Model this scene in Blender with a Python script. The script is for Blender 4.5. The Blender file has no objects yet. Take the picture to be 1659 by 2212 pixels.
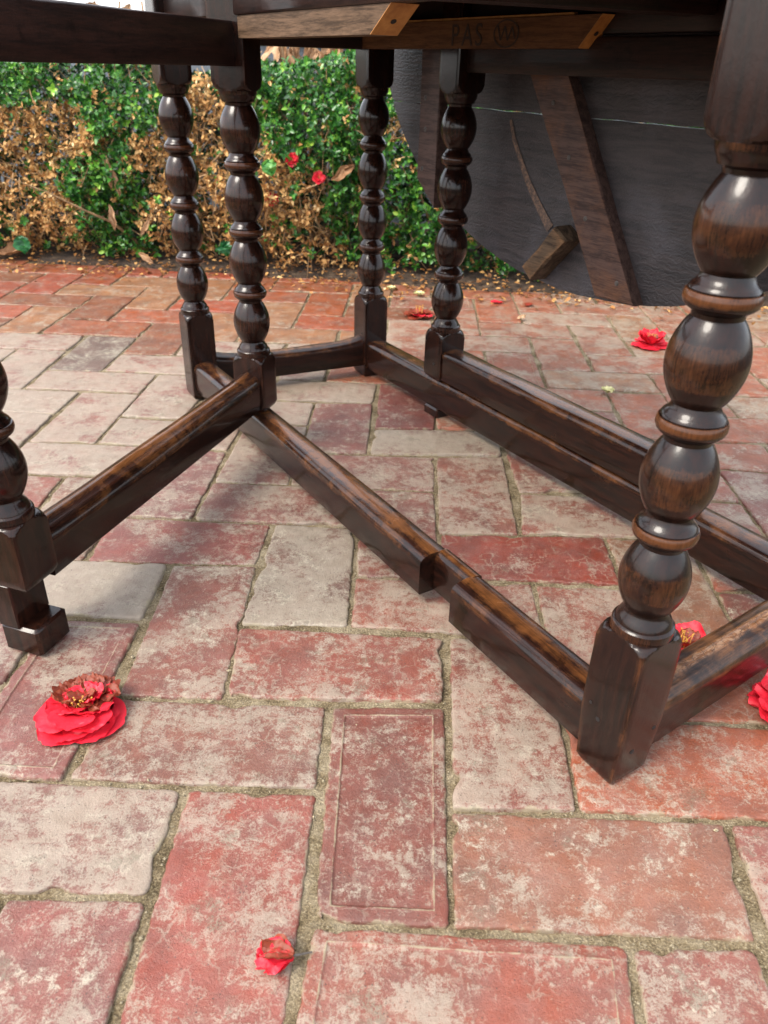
import bpy, math, random
import numpy as np
from mathutils import Vector, Matrix

random.seed(7)
rng = np.random.default_rng(11)
R = math.radians
SC = bpy.context.scene
COL = SC.collection

# ------------------------------------------------------------------ camera
CELL = 0.118
CAM_H = 4.8649 * CELL
cam_d = bpy.data.cameras.new('camera')
cam = bpy.data.objects.new('camera', cam_d)
COL.objects.link(cam)
cam_d.sensor_fit = 'HORIZONTAL'
cam_d.sensor_width = 36.0
cam_d.lens = 36.0 * 1661 / 1659
cam_d.clip_start = 0.02
cam_d.clip_end = 500
cam.matrix_world = Matrix.Translation((0, 0, CAM_H)) @ Matrix.Rotation(math.pi / 2 - 0.5252, 4, 'X') @ Matrix.Rotation(0.0289, 4, 'Z')
cam_d.dof.use_dof = True
cam_d.dof.focus_distance = 0.84
cam_d.dof.aperture_fstop = 14
SC.camera = cam

# ------------------------------------------------------------------ sky and sun
SUN_AZ = R(-122)      # measured from +Y (view direction) towards +X
SUN_EL = R(52)
w = bpy.data.worlds.new('World')
SC.world = w
w.use_nodes = True
wn = w.node_tree
wn.nodes.clear()
sky = wn.nodes.new('ShaderNodeTexSky')
sky.sky_type = 'NISHITA'
sky.sun_disc = False
sky.sun_elevation = SUN_EL
sky.sun_rotation = SUN_AZ
sky.air_density = 1.0
sky.dust_density = 4.0
hs = wn.nodes.new('ShaderNodeHueSaturation')
hs.inputs['Saturation'].default_value = 0.8
bg = wn.nodes.new('ShaderNodeBackground')
bg.inputs['Strength'].default_value = 0.15
wo = wn.nodes.new('ShaderNodeOutputWorld')
wn.links.new(sky.outputs[0], hs.inputs['Color'])
# thin even cloud over the blue
cl = wn.nodes.new('ShaderNodeMix'); cl.data_type = 'RGBA'
cl.inputs[0].default_value = 0.42
cl.inputs[7].default_value = (9.0, 9.1, 9.3, 1)
wn.links.new(hs.outputs[0], cl.inputs[6])
wn.links.new(cl.outputs[2], bg.inputs['Color'])
wn.links.new(bg.outputs[0], wo.inputs['Surface'])

sd = bpy.data.lights.new('sun', 'SUN')
sd.energy = 1.5
sd.angle = R(24)
sd.color = (1.0, 0.94, 0.84)
sun = bpy.data.objects.new('sun', sd)
COL.objects.link(sun)
to_sun = Vector((math.sin(SUN_AZ) * math.cos(SUN_EL), math.cos(SUN_AZ) * math.cos(SUN_EL), math.sin(SUN_EL)))
sun.rotation_euler = to_sun.to_track_quat('Z', 'Y').to_euler()

SC.view_settings.view_transform = 'Standard'
SC.view_settings.look = 'None'
SC.view_settings.exposure = 1.5
SC.view_settings.gamma = 1.0
SC.view_settings.use_curve_mapping = False
SC.cycles.max_bounces = 6
SC.cycles.diffuse_bounces = 3
SC.cycles.glossy_bounces = 3
SC.cycles.transmission_bounces = 2

# ------------------------------------------------------------------ camera maths (pixel space 1659 x 2212, used for culling only)
_cp, _sp = math.cos(.5252), math.sin(.5252)
_cr, _sr = math.cos(.0289), math.sin(.0289)
def proj(x, y, z):
    z = z - CAM_H
    d = y * _cp - z * _sp
    dn = -(y * _sp + z * _cp)
    if d < 0.05:
        d = 0.05
    u, v = 1661 * x / d, 1661 * dn / d
    return 829.5 + u * _cr - v * _sr, 1106 + u * _sr + v * _cr
def pix(x, y, z=0.0):                      # pixel to a point on a level plane
    a, b = x - 829.5, y - 1106
    u, v = (a * _cr + b * _sr) / 1661, (-a * _sr + b * _cr) / 1661
    d = (u, _cp - v * _sp, -_sp - v * _cp)
    t = (z - CAM_H) / d[2]
    return d[0] * t, d[1] * t
def pixY(x, y, Y):                         # pixel to a point at a given distance
    a, b = x - 829.5, y - 1106
    u, v = (a * _cr + b * _sr) / 1661, (-a * _sr + b * _cr) / 1661
    d = (u, _cp - v * _sp, -_sp - v * _cp)
    t = Y / d[1]
    return d[0] * t, CAM_H + d[2] * t

# ------------------------------------------------------------------ helpers
def s2l(r, g, b):
    f = lambda c: (c / 255 / 12.92) if c / 255 <= .04045 else ((c / 255 + .055) / 1.055) ** 2.4
    return (f(r), f(g), f(b))
def vnoise(x, y, seed=0):
    x = np.asarray(x, float); y = np.asarray(y, float)
    xi = np.floor(x).astype(np.int64); yi = np.floor(y).astype(np.int64)
    fx = x - xi; fy = y - yi
    fx = fx * fx * (3 - 2 * fx); fy = fy * fy * (3 - 2 * fy)
    def h(a, b):
        n = (a * 374761393 + b * 668265263 + seed * 974711) & 0x7fffffff
        n = ((n ^ (n >> 13)) * 1274126177) & 0x7fffffff
        n = n ^ (n >> 16)
        return (n & 0xffff) / 65535.0
    return (h(xi, yi) * (1 - fx) + h(xi + 1, yi) * fx) * (1 - fy) + (h(xi, yi + 1) * (1 - fx) + h(xi + 1, yi + 1) * fx) * fy
def fbm(x, y, seed=0, o=4):
    s = 0; a = .5; x = np.asarray(x, float); y = np.asarray(y, float)
    for i in range(o):
        s = s + a * (vnoise(x, y, seed + i * 17) - .5); x = x * 2.03; y = y * 2.03; a *= .5
    return s

def mesh_obj(name, verts, faces, mat, parent=None, loc=(0, 0, 0), rotz=0.0, smooth=None, attrs=None):
    me = bpy.data.meshes.new(name)
    me.from_pydata([tuple(v) for v in verts], [], [tuple(f) for f in faces])
    if attrs:
        for k, vals in attrs.items():
            a = me.attributes.new(k, 'FLOAT', 'POINT')
            a.data.foreach_set('value', np.asarray(vals, np.float32))
    if mat is not None:
        me.materials.append(mat)
    if smooth is not None:
        me.polygons.foreach_set('use_smooth', [True] * len(me.polygons))
        me.set_sharp_from_angle(angle=R(smooth))
    me.update()
    o = bpy.data.objects.new(name, me)
    COL.objects.link(o)
    put(o, parent, loc, rotz)
    return o
def put(o, parent, loc, rotz=0.0):
    o.rotation_euler = (0, 0, rotz)
    if parent is not None:
        o.parent = parent
        b = Vector(parent['_w']) if '_w' in parent else Vector((0, 0, 0))
        o.location = Vector(loc) - b
    else:
        o.location = loc
def empty(name, loc, label, cat, group=None):
    o = bpy.data.objects.new(name, None)
    COL.objects.link(o)
    o.location = loc
    o.empty_display_size = .05
    o['_w'] = list(loc)
    o['label'] = label; o['category'] = cat
    if group: o['group'] = group
    return o
def tag(o, label, cat, group=None):
    o['label'] = label; o['category'] = cat
    if group: o['group'] = group
    return o

class G:
    """collects plain geometry"""
    def __init__(s): s.v = []; s.f = []; s.w = []
    def add(s, verts, faces, wear=None):
        n = len(s.v); s.v += [tuple(v) for v in verts]; s.f += [tuple(i + n for i in f) for f in faces]
        s.w += list(wear) if wear is not None else [0.0] * len(verts)
    def box(s, x0, x1, y0, y1, z0, z1, c=.002, wear=0.0):
        # box with chamfered vertical and horizontal edges (rounded look)
        pts = []
        for z, k in ((z0, c), (z0 + c, 0), (z1 - c, 0), (z1, c)):
            X0, X1, Y0, Y1 = x0 + k, x1 - k, y0 + k, y1 - k
            pts += [(X0 + c, Y0, z), (X1 - c, Y0, z), (X1, Y0 + c, z), (X1, Y1 - c, z), (X1 - c, Y1, z), (X0 + c, Y1, z), (X0, Y1 - c, z), (X0, Y0 + c, z)]
        fs = [tuple(range(7, -1, -1)), tuple(range(24, 32))]
        for r in range(3):
            for i in range(8):
                j = (i + 1) % 8
                fs.append((r * 8 + i, r * 8 + j, r * 8 + 8 + j, r * 8 + 8 + i))
        s.add(pts, fs, [wear] * 32)
    def tube(s, pts, rad, n=5, cap=True):
        pts = [Vector(p) for p in pts]
        vs = []
        for i, p in enumerate(pts):
            t = (pts[min(i + 1, len(pts) - 1)] - pts[max(i - 1, 0)])
            if t.length < 1e-9: t = Vector((0, 0, 1))
            t.normalize()
            a = t.cross(Vector((.31, .17, .93)))
            if a.length < .05: a = t.cross(Vector((1, 0, 0)))
            a.normalize(); b = t.cross(a)
            r = rad[i] if hasattr(rad, '__len__') else rad
            for k in range(n):
                q = 2 * math.pi * k / n
                vs.append(p + a * (r * math.cos(q)) + b * (r * math.sin(q)))
        fs = []
        for i in range(len(pts) - 1):
            for k in range(n):
                j = (k + 1) % n
                fs.append((i * n + k, i * n + j, i * n + n + j, i * n + n + k))
        if cap:
            fs.append(tuple(range(n - 1, -1, -1))); m = (len(pts) - 1) * n
            fs.append(tuple(range(m, m + n)))
        s.add(vs, fs)

# ------------------------------------------------------------------ node materials
class M:
    def __init__(s, name):
        s.m = bpy.data.materials.new(name); s.m.use_nodes = True
        s.t = s.m.node_tree; s.n = s.t.nodes; s.l = s.t.links
        s.n.clear()
        s.out = s.n.new('ShaderNodeOutputMaterial')
        s.b = s.n.new('ShaderNodeBsdfPrincipled')
        s.l.new(s.b.outputs[0], s.out.inputs[0])
    def set(s, sock, v):
        if isinstance(v, bpy.types.NodeSocket): s.l.new(v, sock)
        elif isinstance(v, (tuple, list)) and len(v) == 3 and sock.type == 'RGBA': sock.default_value = (*v, 1)
        else: sock.default_value = v
    def p(s, **k):
        for a, v in k.items(): s.set(s.b.inputs[a.replace('_', ' ')], v)
    def node(s, t, **ins):
        n = s.n.new(t)
        for a, v in ins.items(): s.set(n.inputs[a.replace('_', ' ')], v)
        return n
    def coord(s, kind='Object', scale=(1, 1, 1), loc=None):
        c = s.n.new('ShaderNodeTexCoord')
        mp = s.n.new('ShaderNodeMapping')
        s.l.new(c.outputs[kind], mp.inputs[0]); mp.inputs['Scale'].default_value = scale
        if loc is not None: s.set(mp.inputs['Location'], loc)
        return mp.outputs[0]
    def noise(s, vec, scale, detail=4, rough=.55, dist=0, lac=2.0):
        n = s.node('ShaderNodeTexNoise', Vector=vec, Scale=scale, Detail=detail, Roughness=rough, Distortion=dist)
        return n.outputs[0]
    def vor(s, vec, scale, feature='F1', out='Distance', rand=1.0):
        n = s.n.new('ShaderNodeTexVoronoi'); n.feature = feature
        s.set(n.inputs['Vector'], vec); n.inputs['Scale'].default_value = scale; n.inputs['Randomness'].default_value = rand
        return n.outputs[out]
    def ramp(s, fac, stops, interp='LINEAR'):
        n = s.n.new('ShaderNodeValToRGB'); n.color_ramp.interpolation = interp
        el = n.color_ramp.elements
        while len(el) < len(stops): el.new(.5)
        for e, (p_, c) in zip(el, stops):
            e.position = p_; e.color = (c, c, c, 1) if not hasattr(c, '__len__') else (*c[:3], 1)
        s.set(n.inputs[0], fac)
        return n.outputs[0]
    def math(s, op, a, b=0.0, c=0.0, clamp=False):
        n = s.n.new('ShaderNodeMath'); n.operation = op; n.use_clamp = clamp
        s.set(n.inputs[0], a); s.set(n.inputs[1], b); s.set(n.inputs[2], c)
        return n.outputs[0]
    def sstep(s, v, a, b, o0=0.0, o1=1.0):
        n = s.n.new('ShaderNodeMapRange'); n.interpolation_type = 'SMOOTHSTEP'
        s.set(n.inputs[0], v); s.set(n.inputs[1], a); s.set(n.inputs[2], b); s.set(n.inputs[3], o0); s.set(n.inputs[4], o1)
        return n.outputs[0]
    def mix(s, f, a, b, mode='MIX'):
        n = s.n.new('ShaderNodeMix'); n.data_type = 'RGBA'; n.blend_type = mode
        s.set(n.inputs[0], f); s.set(n.inputs[6], a); s.set(n.inputs[7], b)
        return n.outputs[2]
    def attr(s, name):
        n = s.n.new('ShaderNodeAttribute'); n.attribute_name = name
        return n.outputs['Fac']
    def info(s):
        return s.n.new('ShaderNodeObjectInfo')
    def bump(s, h, strength=.5, dist=.001, normal=None):
        n = s.node('ShaderNodeBump', Height=h, Strength=strength, Distance=dist)
        if normal is not None: s.l.new(normal, n.inputs['Normal'])
        s.l.new(n.outputs[0], s.b.inputs['Normal'])
        return n.outputs[0]

def mat_brick():
    m = M('fired_brick')
    oi = m.info()
    off = m.n.new('ShaderNodeCombineXYZ')
    m.l.new(m.math('MULTIPLY', oi.outputs['Random'], 37.0), off.inputs[0])
    m.l.new(m.math('MULTIPLY', oi.outputs['Random'], 91.0), off.inputs[1])
    co = m.coord('Object', (1, 1, 1), off.outputs[0])
    base = oi.outputs['Color']
    eff = oi.outputs['Alpha']
    n1 = m.noise(co, 17, 4, .65, .2)
    grain = m.noise(co, 520, 3, .8, .2)
    hsv = m.node('ShaderNodeHueSaturation', Color=base)
    m.l.new(m.math('ADD', m.math('MULTIPLY', n1, .72), m.math('SUBTRACT', m.math('MULTIPLY', grain, .40), .14)), hsv.inputs['Value'])
    m.l.new(m.math('ADD', m.math('MULTIPLY', m.noise(co, 31, 3, .5), .5), .70), hsv.inputs['Saturation'])
    hsv.inputs['Hue'].default_value = .511
    c = hsv.outputs[0]
    # bloom of lime salts: broad cloudy patches broken by fine grain
    big = m.noise(co, 15, 4, .6, .2)
    fine = m.noise(co, 105, 6, .78, .0)
    sum_ = m.math('ADD', m.math('MULTIPLY', big, 1.05), m.math('MULTIPLY', fine, 1.10))
    sum_ = m.math('ADD', sum_, m.math('MULTIPLY', grain, .70))
    th = m.math('SUBTRACT', 1.70, m.math('MULTIPLY', eff, .58))
    mask = m.sstep(sum_, th, m.math('ADD', th, .20))
    c = m.mix(m.math('MULTIPLY', eff, m.math('MULTIPLY', m.noise(co, 19, 4, .6), .8)), c, s2l(112, 88, 76))
    line = m.math('SUBTRACT', 1.0, m.math('MULTIPLY', m.math('ABSOLUTE', m.math('SUBTRACT', m.math('SUBTRACT', sum_, th), .07)), 26.0), clamp=True)
    line = m.math('MULTIPLY', line, m.sstep(m.noise(co, 12, 3, .5), .42, .6))
    # thin pale scratches and crazed lines
    wv = m.n.new('ShaderNodeVectorMath'); wv.operation = 'ADD'
    m.l.new(co, wv.inputs[0])
    nn = m.node('ShaderNodeTexNoise', Vector=co, Scale=40.0, Detail=4.0, Roughness=.6)
    sc = m.n.new('ShaderNodeVectorMath'); sc.operation = 'SCALE'; m.l.new(nn.outputs['Color'], sc.inputs[0]); sc.inputs['Scale'].default_value = .03
    m.l.new(sc.outputs[0], wv.inputs[1])
    ve = m.vor(wv.outputs[0], 55, 'DISTANCE_TO_EDGE')
    veins = m.sstep(ve, .0, .07, 1, 0)
    veins = m.math('MULTIPLY', veins, m.sstep(m.noise(co, 22, 3, .6), .44, .62))
    pv = m.math('FRACT', m.math('MULTIPLY', oi.outputs['Random'], 17.31))
    mask = m.math('MAXIMUM', mask, m.math('MULTIPLY', veins, m.math('MULTIPLY', pv, .8)))
    # round kiln marks
    vd = m.vor(co, 9.0, 'F1')
    ring = m.math('MULTIPLY', m.sstep(vd, .085, .10), m.sstep(vd, .105, .125, 1, 0))
    ring = m.math('MULTIPLY', ring, m.sstep(fine, .42, .55))
    mask = m.math('MAXIMUM', mask, m.math('MULTIPLY', ring, .55))
    # mortar smeared along the arrises
    ed = m.attr('edge')
    em = m.sstep(m.math('ADD', m.math('MULTIPLY', ed, .8), m.math('MULTIPLY', m.math('SUBTRACT', m.noise(co, 38, 5, .7), .5), 2.4)), .72, 1.0)
    em = m.math('MULTIPLY', em, m.sstep(ed, .02, .25))
    mask = m.math('MAXIMUM', m.math('MULTIPLY', mask, .84), m.math('MULTIPLY', line, m.math('ADD', .38, m.math('MULTIPLY', pv, .45))))
    salt = m.mix(m.noise(co, 60, 3, .6), s2l(114, 105, 88), s2l(164, 157, 142))
    c = m.mix(m.math('MULTIPLY', mask, .74), c, salt)
    c = m.mix(m.math('MULTIPLY', em, .7), c, s2l(132, 122, 98))
    # dark specks and pits
    pit = m.sstep(m.vor(co, 210, 'F1'), .10, .20, 1, 0)
    pit = m.math('MULTIPLY', pit, m.sstep(m.noise(co, 33, 2, .5), .46, .58))
    c = m.mix(m.math('MULTIPLY', pit, .75), c, s2l(62, 50, 44))
    sn = m.noise(co, 24, 6, .72)
    soot = m.sstep(sn, .58, .64)
    halo = m.math('MULTIPLY', m.sstep(sn, .545, .575), m.sstep(sn, .585, .61, 1, 0))
    c = m.mix(m.math('MULTIPLY', halo, m.math('MULTIPLY', m.sstep(fine, .42, .6), m.math('SUBTRACT', .62, m.math('MULTIPLY', pv, .5)))), c, s2l(166, 160, 142))
    c = m.mix(m.math('MULTIPLY', soot, m.math('MULTIPLY', m.sstep(grain, .35, .6), .6)), c, s2l(96, 92, 76))
    m.p(Base_Color=c)
    m.p(Roughness=m.math('ADD', m.math('MULTIPLY', fine, .40), .27))
    m.p(Specular_IOR_Level=.5)
    h = m.math('ADD', m.math('MULTIPLY', fine, .9), m.math('MULTIPLY', grain, .35))
    m.bump(h, .75, .0026)
    return m.m

def mat_sand():
    m = M('joint_sand')
    co = m.coord('Object')
    a = m.noise(co, 26, 5, .68); b = m.noise(co, 500, 3, .7); v = m.vor(co, 420, 'F1', 'Color')
    c = m.ramp(a, [(.36, s2l(44, 36, 27)), (.47, s2l(112, 98, 78)), (.62, s2l(166, 154, 132))])
    g = m.ramp(b, [(.35, s2l(52, 43, 30)), (.55, s2l(118, 104, 76)), (.72, s2l(186, 174, 144))])
    c = m.mix(.55, c, g)
    c = m.mix(m.math('MULTIPLY', m.sstep(m.noise(co, 7, 3, .6), .6, .75), .12), c, s2l(78, 74, 52))
    m.p(Base_Color=c, Roughness=.95, Specular_IOR_Level=.2)
    m.bump(m.math('ADD', b, m.math('MULTIPLY', a, 1.5)), .9, .004)
    return m.m

def mat_soil():
    m = M('garden_soil')
    co = m.coord('Object')
    a = m.noise(co, 25, 6, .7)
    c = m.ramp(a, [(.35, s2l(30, 22, 16)), (.55, s2l(62, 47, 34)), (.75, s2l(110, 92, 70))])
    m.p(Base_Color=c, Roughness=.95)
    m.bump(a, 1.0, .02)
    return m.m

def mat_wood(name, axis, dark, mid, worn, rough=.30, wearmul=1.0, flake=False, scale=1.0, coat=.25, grime=.6):
    m = M(name)
    st = {'x': (1.2, 14, 14), 'z': (14, 14, 1.2)}[axis]
    oi = m.info()
    off = m.n.new('ShaderNodeCombineXYZ')
    m.l.new(m.math('MULTIPLY', oi.outputs['Random'], 13.0), off.inputs[0])
    m.l.new(m.math('MULTIPLY', oi.outputs['Random'], 5.0), off.inputs[2])
    co = m.coord('Object', st, off.outputs[0])
    iso = m.coord('Object', (1, 1, 1), off.outputs[0])
    g1 = m.noise(co, 9 * scale, 6, .65, .5)
    g2 = m.noise(co, 40 * scale, 4, .7, .2)
    blot = m.noise(iso, 28, 5, .62, .4)
    grain = m.math('ADD', m.math('MULTIPLY', g1, .6), m.math('MULTIPLY', g2, .4))
    c = m.mix(m.sstep(grain, .38, .62), dark, mid)
    wr = m.attr('wear')
    wv = m.math('ADD', m.math('MULTIPLY', wr, 1.0), m.math('MULTIPLY', m.math('SUBTRACT', blot, .5), 1.2))
    wv = m.math('ADD', wv, m.math('MULTIPLY', m.math('SUBTRACT', g2, .5), .35))
    wf = m.math('MULTIPLY', m.sstep(wv, .30, 1.0), wearmul)
    c = m.mix(wf, c, m.mix(m.sstep(g2, .35, .65), tuple(q * .68 for q in worn), worn))
    gr = m.sstep(m.noise(iso, 55, 5, .7), .56, .70)
    c = m.mix(m.math('MULTIPLY', gr, grime), c, tuple(q * .45 for q in dark))
    r = m.math('ADD', rough - .08, m.math('MULTIPLY', blot, .2))
    h = m.math('ADD', m.math('MULTIPLY', g2, .5), m.math('MULTIPLY', m.noise(iso, 260, 3, .6), .3))
    if flake:
        fl = m.noise(m.coord('Object', (30, 60, 60), off.outputs[0]), 1.6, 6, .75, 1.2)
        fm = m.math('MULTIPLY', m.sstep(fl, .50, .56), m.sstep(wr, .5, .95))
        c = m.mix(m.math('MULTIPLY', fm, .75), c, s2l(150, 118, 92))
        crk = m.sstep(m.vor(m.coord('Object', (60, 150, 150)), 1.3, 'DISTANCE_TO_EDGE'), .0, .06, 1, 0)
        crk = m.math('MULTIPLY', crk, m.sstep(wr, .4, .9))
        c = m.mix(m.math('MULTIPLY', crk, .7), c, (.01, .006, .004))
        h = m.math('SUBTRACT', h, m.math('MULTIPLY', m.math('ADD', fm, crk), .8))
    m.p(Base_Color=c, Roughness=r, Specular_IOR_Level=.16, Coat_Weight=coat, Coat_Roughness=.10)
    m.bump(h, .35, .0012)
    return m.m

def mat_leafboard():
    m = M('weathered_dark_board')
    co = m.coord('Object', (1.0, 9, 9)); iso = m.coord('Object')
    g1 = m.noise(co, 10, 6, .7, .8); g2 = m.noise(co, 55, 4, .7, .4)
    wv = m.n.new('ShaderNodeTexWave'); wv.bands_direction = 'Z'
    m.l.new(iso, wv.inputs['Vector']); wv.inputs['Scale'].default_value = 45; wv.inputs['Distortion'].default_value = 14
    wv.inputs['Detail'].default_value = 4; wv.inputs['Detail Scale'].default_value = 1.6; wv.inputs['Detail Roughness'].default_value = .7
    c = m.mix(m.sstep(g1, .35, .65), s2l(34, 31, 34), s2l(64, 57, 58))
    c = m.mix(m.math('MULTIPLY', m.sstep(m.noise(iso, 9, 4, .6), .5, .7), .5), c, s2l(78, 76, 82))
    # scraped arc where the gate has rubbed
    c = m.mix(m.math('MULTIPLY', m.sstep(g2, .6, .75), .25), c, s2l(112, 96, 84))
    m.p(Base_Color=c, Roughness=m.math('ADD', .38, m.math('MULTIPLY', g1, .25)), Specular_IOR_Level=.5)
    m.bump(m.math('ADD', m.math('MULTIPLY', wv.outputs[1], .7), m.math('MULTIPLY', g2, .6)), .38, .0016)
    return m.m

def mat_simple(name, lo, hi, scale=40, rough=.6, bumpd=.001, spec=.5, stretch=(1, 1, 1), trans=0.0):
    m = M(name)
    co = m.coord('Object', stretch)
    a = m.noise(co, scale, 5, .65, .3)
    c = m.ramp(a, [(.32, lo), (.68, hi)])
    m.p(Base_Color=c, Roughness=rough, Specular_IOR_Level=spec)
    m.bump(a, .5, bumpd)
    return m.m

def mat_leaf(name, cols, rough=.4, spec=.5, trans=.25):
    m = M(name)
    v = m.attr('tint')
    c = m.ramp(v, [(i / (len(cols) - 1), q) for i, q in enumerate(cols)])
    co = m.coord('Object')
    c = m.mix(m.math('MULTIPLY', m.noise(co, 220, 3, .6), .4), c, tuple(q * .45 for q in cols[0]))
    m.p(Base_Color=c, Roughness=rough, Specular_IOR_Level=spec)
    tr = m.node('ShaderNodeBsdfTranslucent', Color=c)
    mx = m.n.new('ShaderNodeMixShader'); mx.inputs[0].default_value = trans
    m.l.new(m.b.outputs[0], mx.inputs[1]); m.l.new(tr.outputs[0], mx.inputs[2])
    m.l.new(mx.outputs[0], m.out.inputs[0])
    return m.m

def mat_petal(name='camellia_petal', brown=.35):
    m = M(name)
    co = m.coord('Object')
    a = m.noise(co, 60, 4, .6, .5); st = m.noise(m.coord('Object', (1, 1, 1)), 190, 4, .7)
    ed = m.attr('tint')
    c = m.mix(a, s2l(196, 10, 32), s2l(232, 50, 70))
    c = m.mix(m.math('MULTIPLY', m.sstep(m.noise(co, 26, 3, .6), .62, .70), .5), c, s2l(244, 150, 160))  # pale spots paint white highlights into the petal colour
    dry = m.sstep(m.math('ADD', ed, m.math('MULTIPLY', m.math('SUBTRACT', st, .5), .9)), .75 - brown * .5, 1.15 - brown * .5)
    c = m.mix(m.math('MULTIPLY', dry, .9), c, m.mix(a, s2l(74, 26, 16), s2l(132, 76, 42)))
    m.p(Base_Color=c, Roughness=.5, Specular_IOR_Level=.4)
    m.b.inputs['Subsurface Weight'].default_value = 0.0
    m.bump(m.math('ADD', st, a), .5, .0012)
    tr = m.node('ShaderNodeBsdfTranslucent', Color=c)
    mx = m.n.new('ShaderNodeMixShader'); mx.inputs[0].default_value = .25
    m.l.new(m.b.outputs[0], mx.inputs[1]); m.l.new(tr.outputs[0], mx.inputs[2])
    m.l.new(mx.outputs[0], m.out.inputs[0])
    return m.m

DK, MD, WN = (.0046, .0024, .0019), (.0185, .0060, .0036), (.135, .050, .015)
BRICK = mat_brick(); SAND = mat_sand(); SOIL = mat_soil()
WOOD_Z = mat_wood('stained_oak_turned', 'z', DK, MD, (.075, .025, .010), .19, .6, coat=.32)
WOOD_ZF = mat_wood('stained_oak_turned_worn', 'z', (.0052, .0028, .0022), (.014, .0052, .0034), (.085, .030, .0105), .21, .9, coat=.32)
WOOD_X = mat_wood('stained_oak_rail', 'x', DK, MD, WN, .22, .95, coat=.32)
WOOD_XF = mat_wood('stained_oak_flaking', 'x', DK, MD, (.22, .09, .032), .30, .95, flake=True)
WOOD_DARK = mat_wood('dark_oak_apron', 'x', (.010, .0055, .0045), (.026, .011, .008), (.05, .02, .01), .4, .3, coat=.05)
BATTEN = mat_wood('brown_batten', 'x', s2l(56, 43, 40), s2l(90, 70, 64), s2l(128, 84, 54), .42, .7, coat=.05, grime=.4)
RUNNER = mat_wood('raw_runner', 'x', s2l(58, 44, 32), s2l(104, 82, 64), s2l(205, 140, 66), .65, 1.0, coat=0, grime=.35)
RUNNER2 = mat_wood('brown_runner', 'x', s2l(72, 46, 28), s2l(104, 70, 44), s2l(205, 140, 66), .6, 1.0, coat=0, grime=.3)
CUT = mat_simple('fresh_cut_oak', s2l(146, 92, 40), s2l(186, 130, 66), 60, .6)
LEAFB = mat_leafboard()
BLACK = mat_simple('black_hole', (.004, .003, .003), (.012, .009, .008), 80, .7)
IRON = mat_simple('old_iron', (.03, .026, .024), (.09, .075, .065), 120, .5)

# ------------------------------------------------------------------ paving: herringbone brick lattice
YAW, TX, TY = -.0307, -.4617 * CELL, 3.0236 * CELL
MEAS = {(0,0):(668,1995),(1,0):(975,2010),(1,1):(968,1750),(0,2):(712,1520),(1,2):(965,1520),(2,1):(1250,1755),(0,1):(690,1710),(-1,1):(400,1700),
(-2,2):(250,1500),(-1,2):(485,1510),(-1,3):(510,1350),(1,3):(965,1375),(-1,5):(590,1130),(-1,4):(560,1220),(0,3):(755,1355),(0,4):(765,1245),(0,5):(770,1140),
(3,0):(1640,2040),(3,1):(1570,1775),(-1,0):(325,1940),(1,6):(942,1062),(1,5):(946,1152),(2,5):(1123,1155),(1,7):(942,985),(2,7):(1088,986),(2,6):(1120,1065),(3,6):(1270,1063),
(0,8):(805,925),(2,8):(1075,930),(0,9):(808,870),(-1,9):(680,870),(0,10):(817,828),(-2,10):(600,820),(2,0):(1362,2040)}
def lat(i, j):
    if (i, j) in MEAS: return pix(*MEAS[(i, j)])
    x, y = i * CELL, j * CELL
    c, s = math.cos(YAW), math.sin(YAW)
    k = 1.0
    jx = (vnoise(i * 1.7 + 3.1, j * 2.3 + 9.2, 3) - .5) * .007
    jy = (vnoise(i * 2.1 + 7.7, j * 1.9 + 4.4, 5) - .5) * .007
    # pull neighbours of measured joints along with them
    px, py, ww = 0, 0, .35
    for (a, b), q in MEAS.items():
        d2 = (a - i) ** 2 + (b - j) ** 2
        if d2 < 9:
            wgt = math.exp(-d2 / 1.6)
            gx, gy = pix(*q)
            lx, ly = (a * c - b * s) * CELL + TX, (a * s + b * c) * CELL + TY
            px += wgt * (gx - lx); py += wgt * (gy - ly); ww += wgt
    return x * c - y * s + TX + jx + px / ww, x * s + y * c + TY + jy + py / ww

soil_line = lambda x: 2.36 - .142 * x
C = lambda r, g, b, e, frog=False: (s2l(r, g, b), e, frog)
BR = {('V',0,0):C(136,44,38,.50,True),('H',0,-1):C(166,60,48,.55,True),('H',1,0):C(166,92,72,.46),('V',1,1):C(152,46,40,.72),('H',2,1):C(186,74,46,.50),
('H',-1,2):C(160,54,46,.55),('H',-2,1):C(148,74,64,.62),('V',-1,-1):C(168,50,46,.52),('H',-3,0):C(152,86,80,.74),('V',-2,-2):C(156,58,58,.58),('V',-3,1):C(150,66,66,.50,True),
('V',-2,2):C(152,64,58,.62),('V',-1,3):C(128,84,74,.86),('H',0,3):C(160,60,48,.66),('H',-3,4):C(150,56,58,.50),('H',-4,3):C(140,100,96,1.0),('H',-2,5):C(146,66,66,.66),
('V',0,4):C(146,58,54,.58),('H',1,4):C(150,36,32,.36),('V',1,5):C(148,62,52,.70),('H',2,5):C(150,48,44,.74),('V',2,6):C(150,58,52,.62),('H',0,7):C(138,86,78,.86),
('H',-1,6):C(148,62,60,.68),('V',-1,7):C(140,62,62,.50),('V',0,8):C(140,52,54,.42),('V',-2,6):C(144,72,70,.70),('V',2,2):C(160,66,54,.62),('V',3,3):C(158,92,66,.50),
('V',2,-2):C(162,60,54,.66),('V',3,-1):C(164,62,58,.60),('H',3,2):C(186,80,50,.45),('V',-3,5):C(146,74,78,.62),('H',-5,2):C(150,70,70,.6)}
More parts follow.
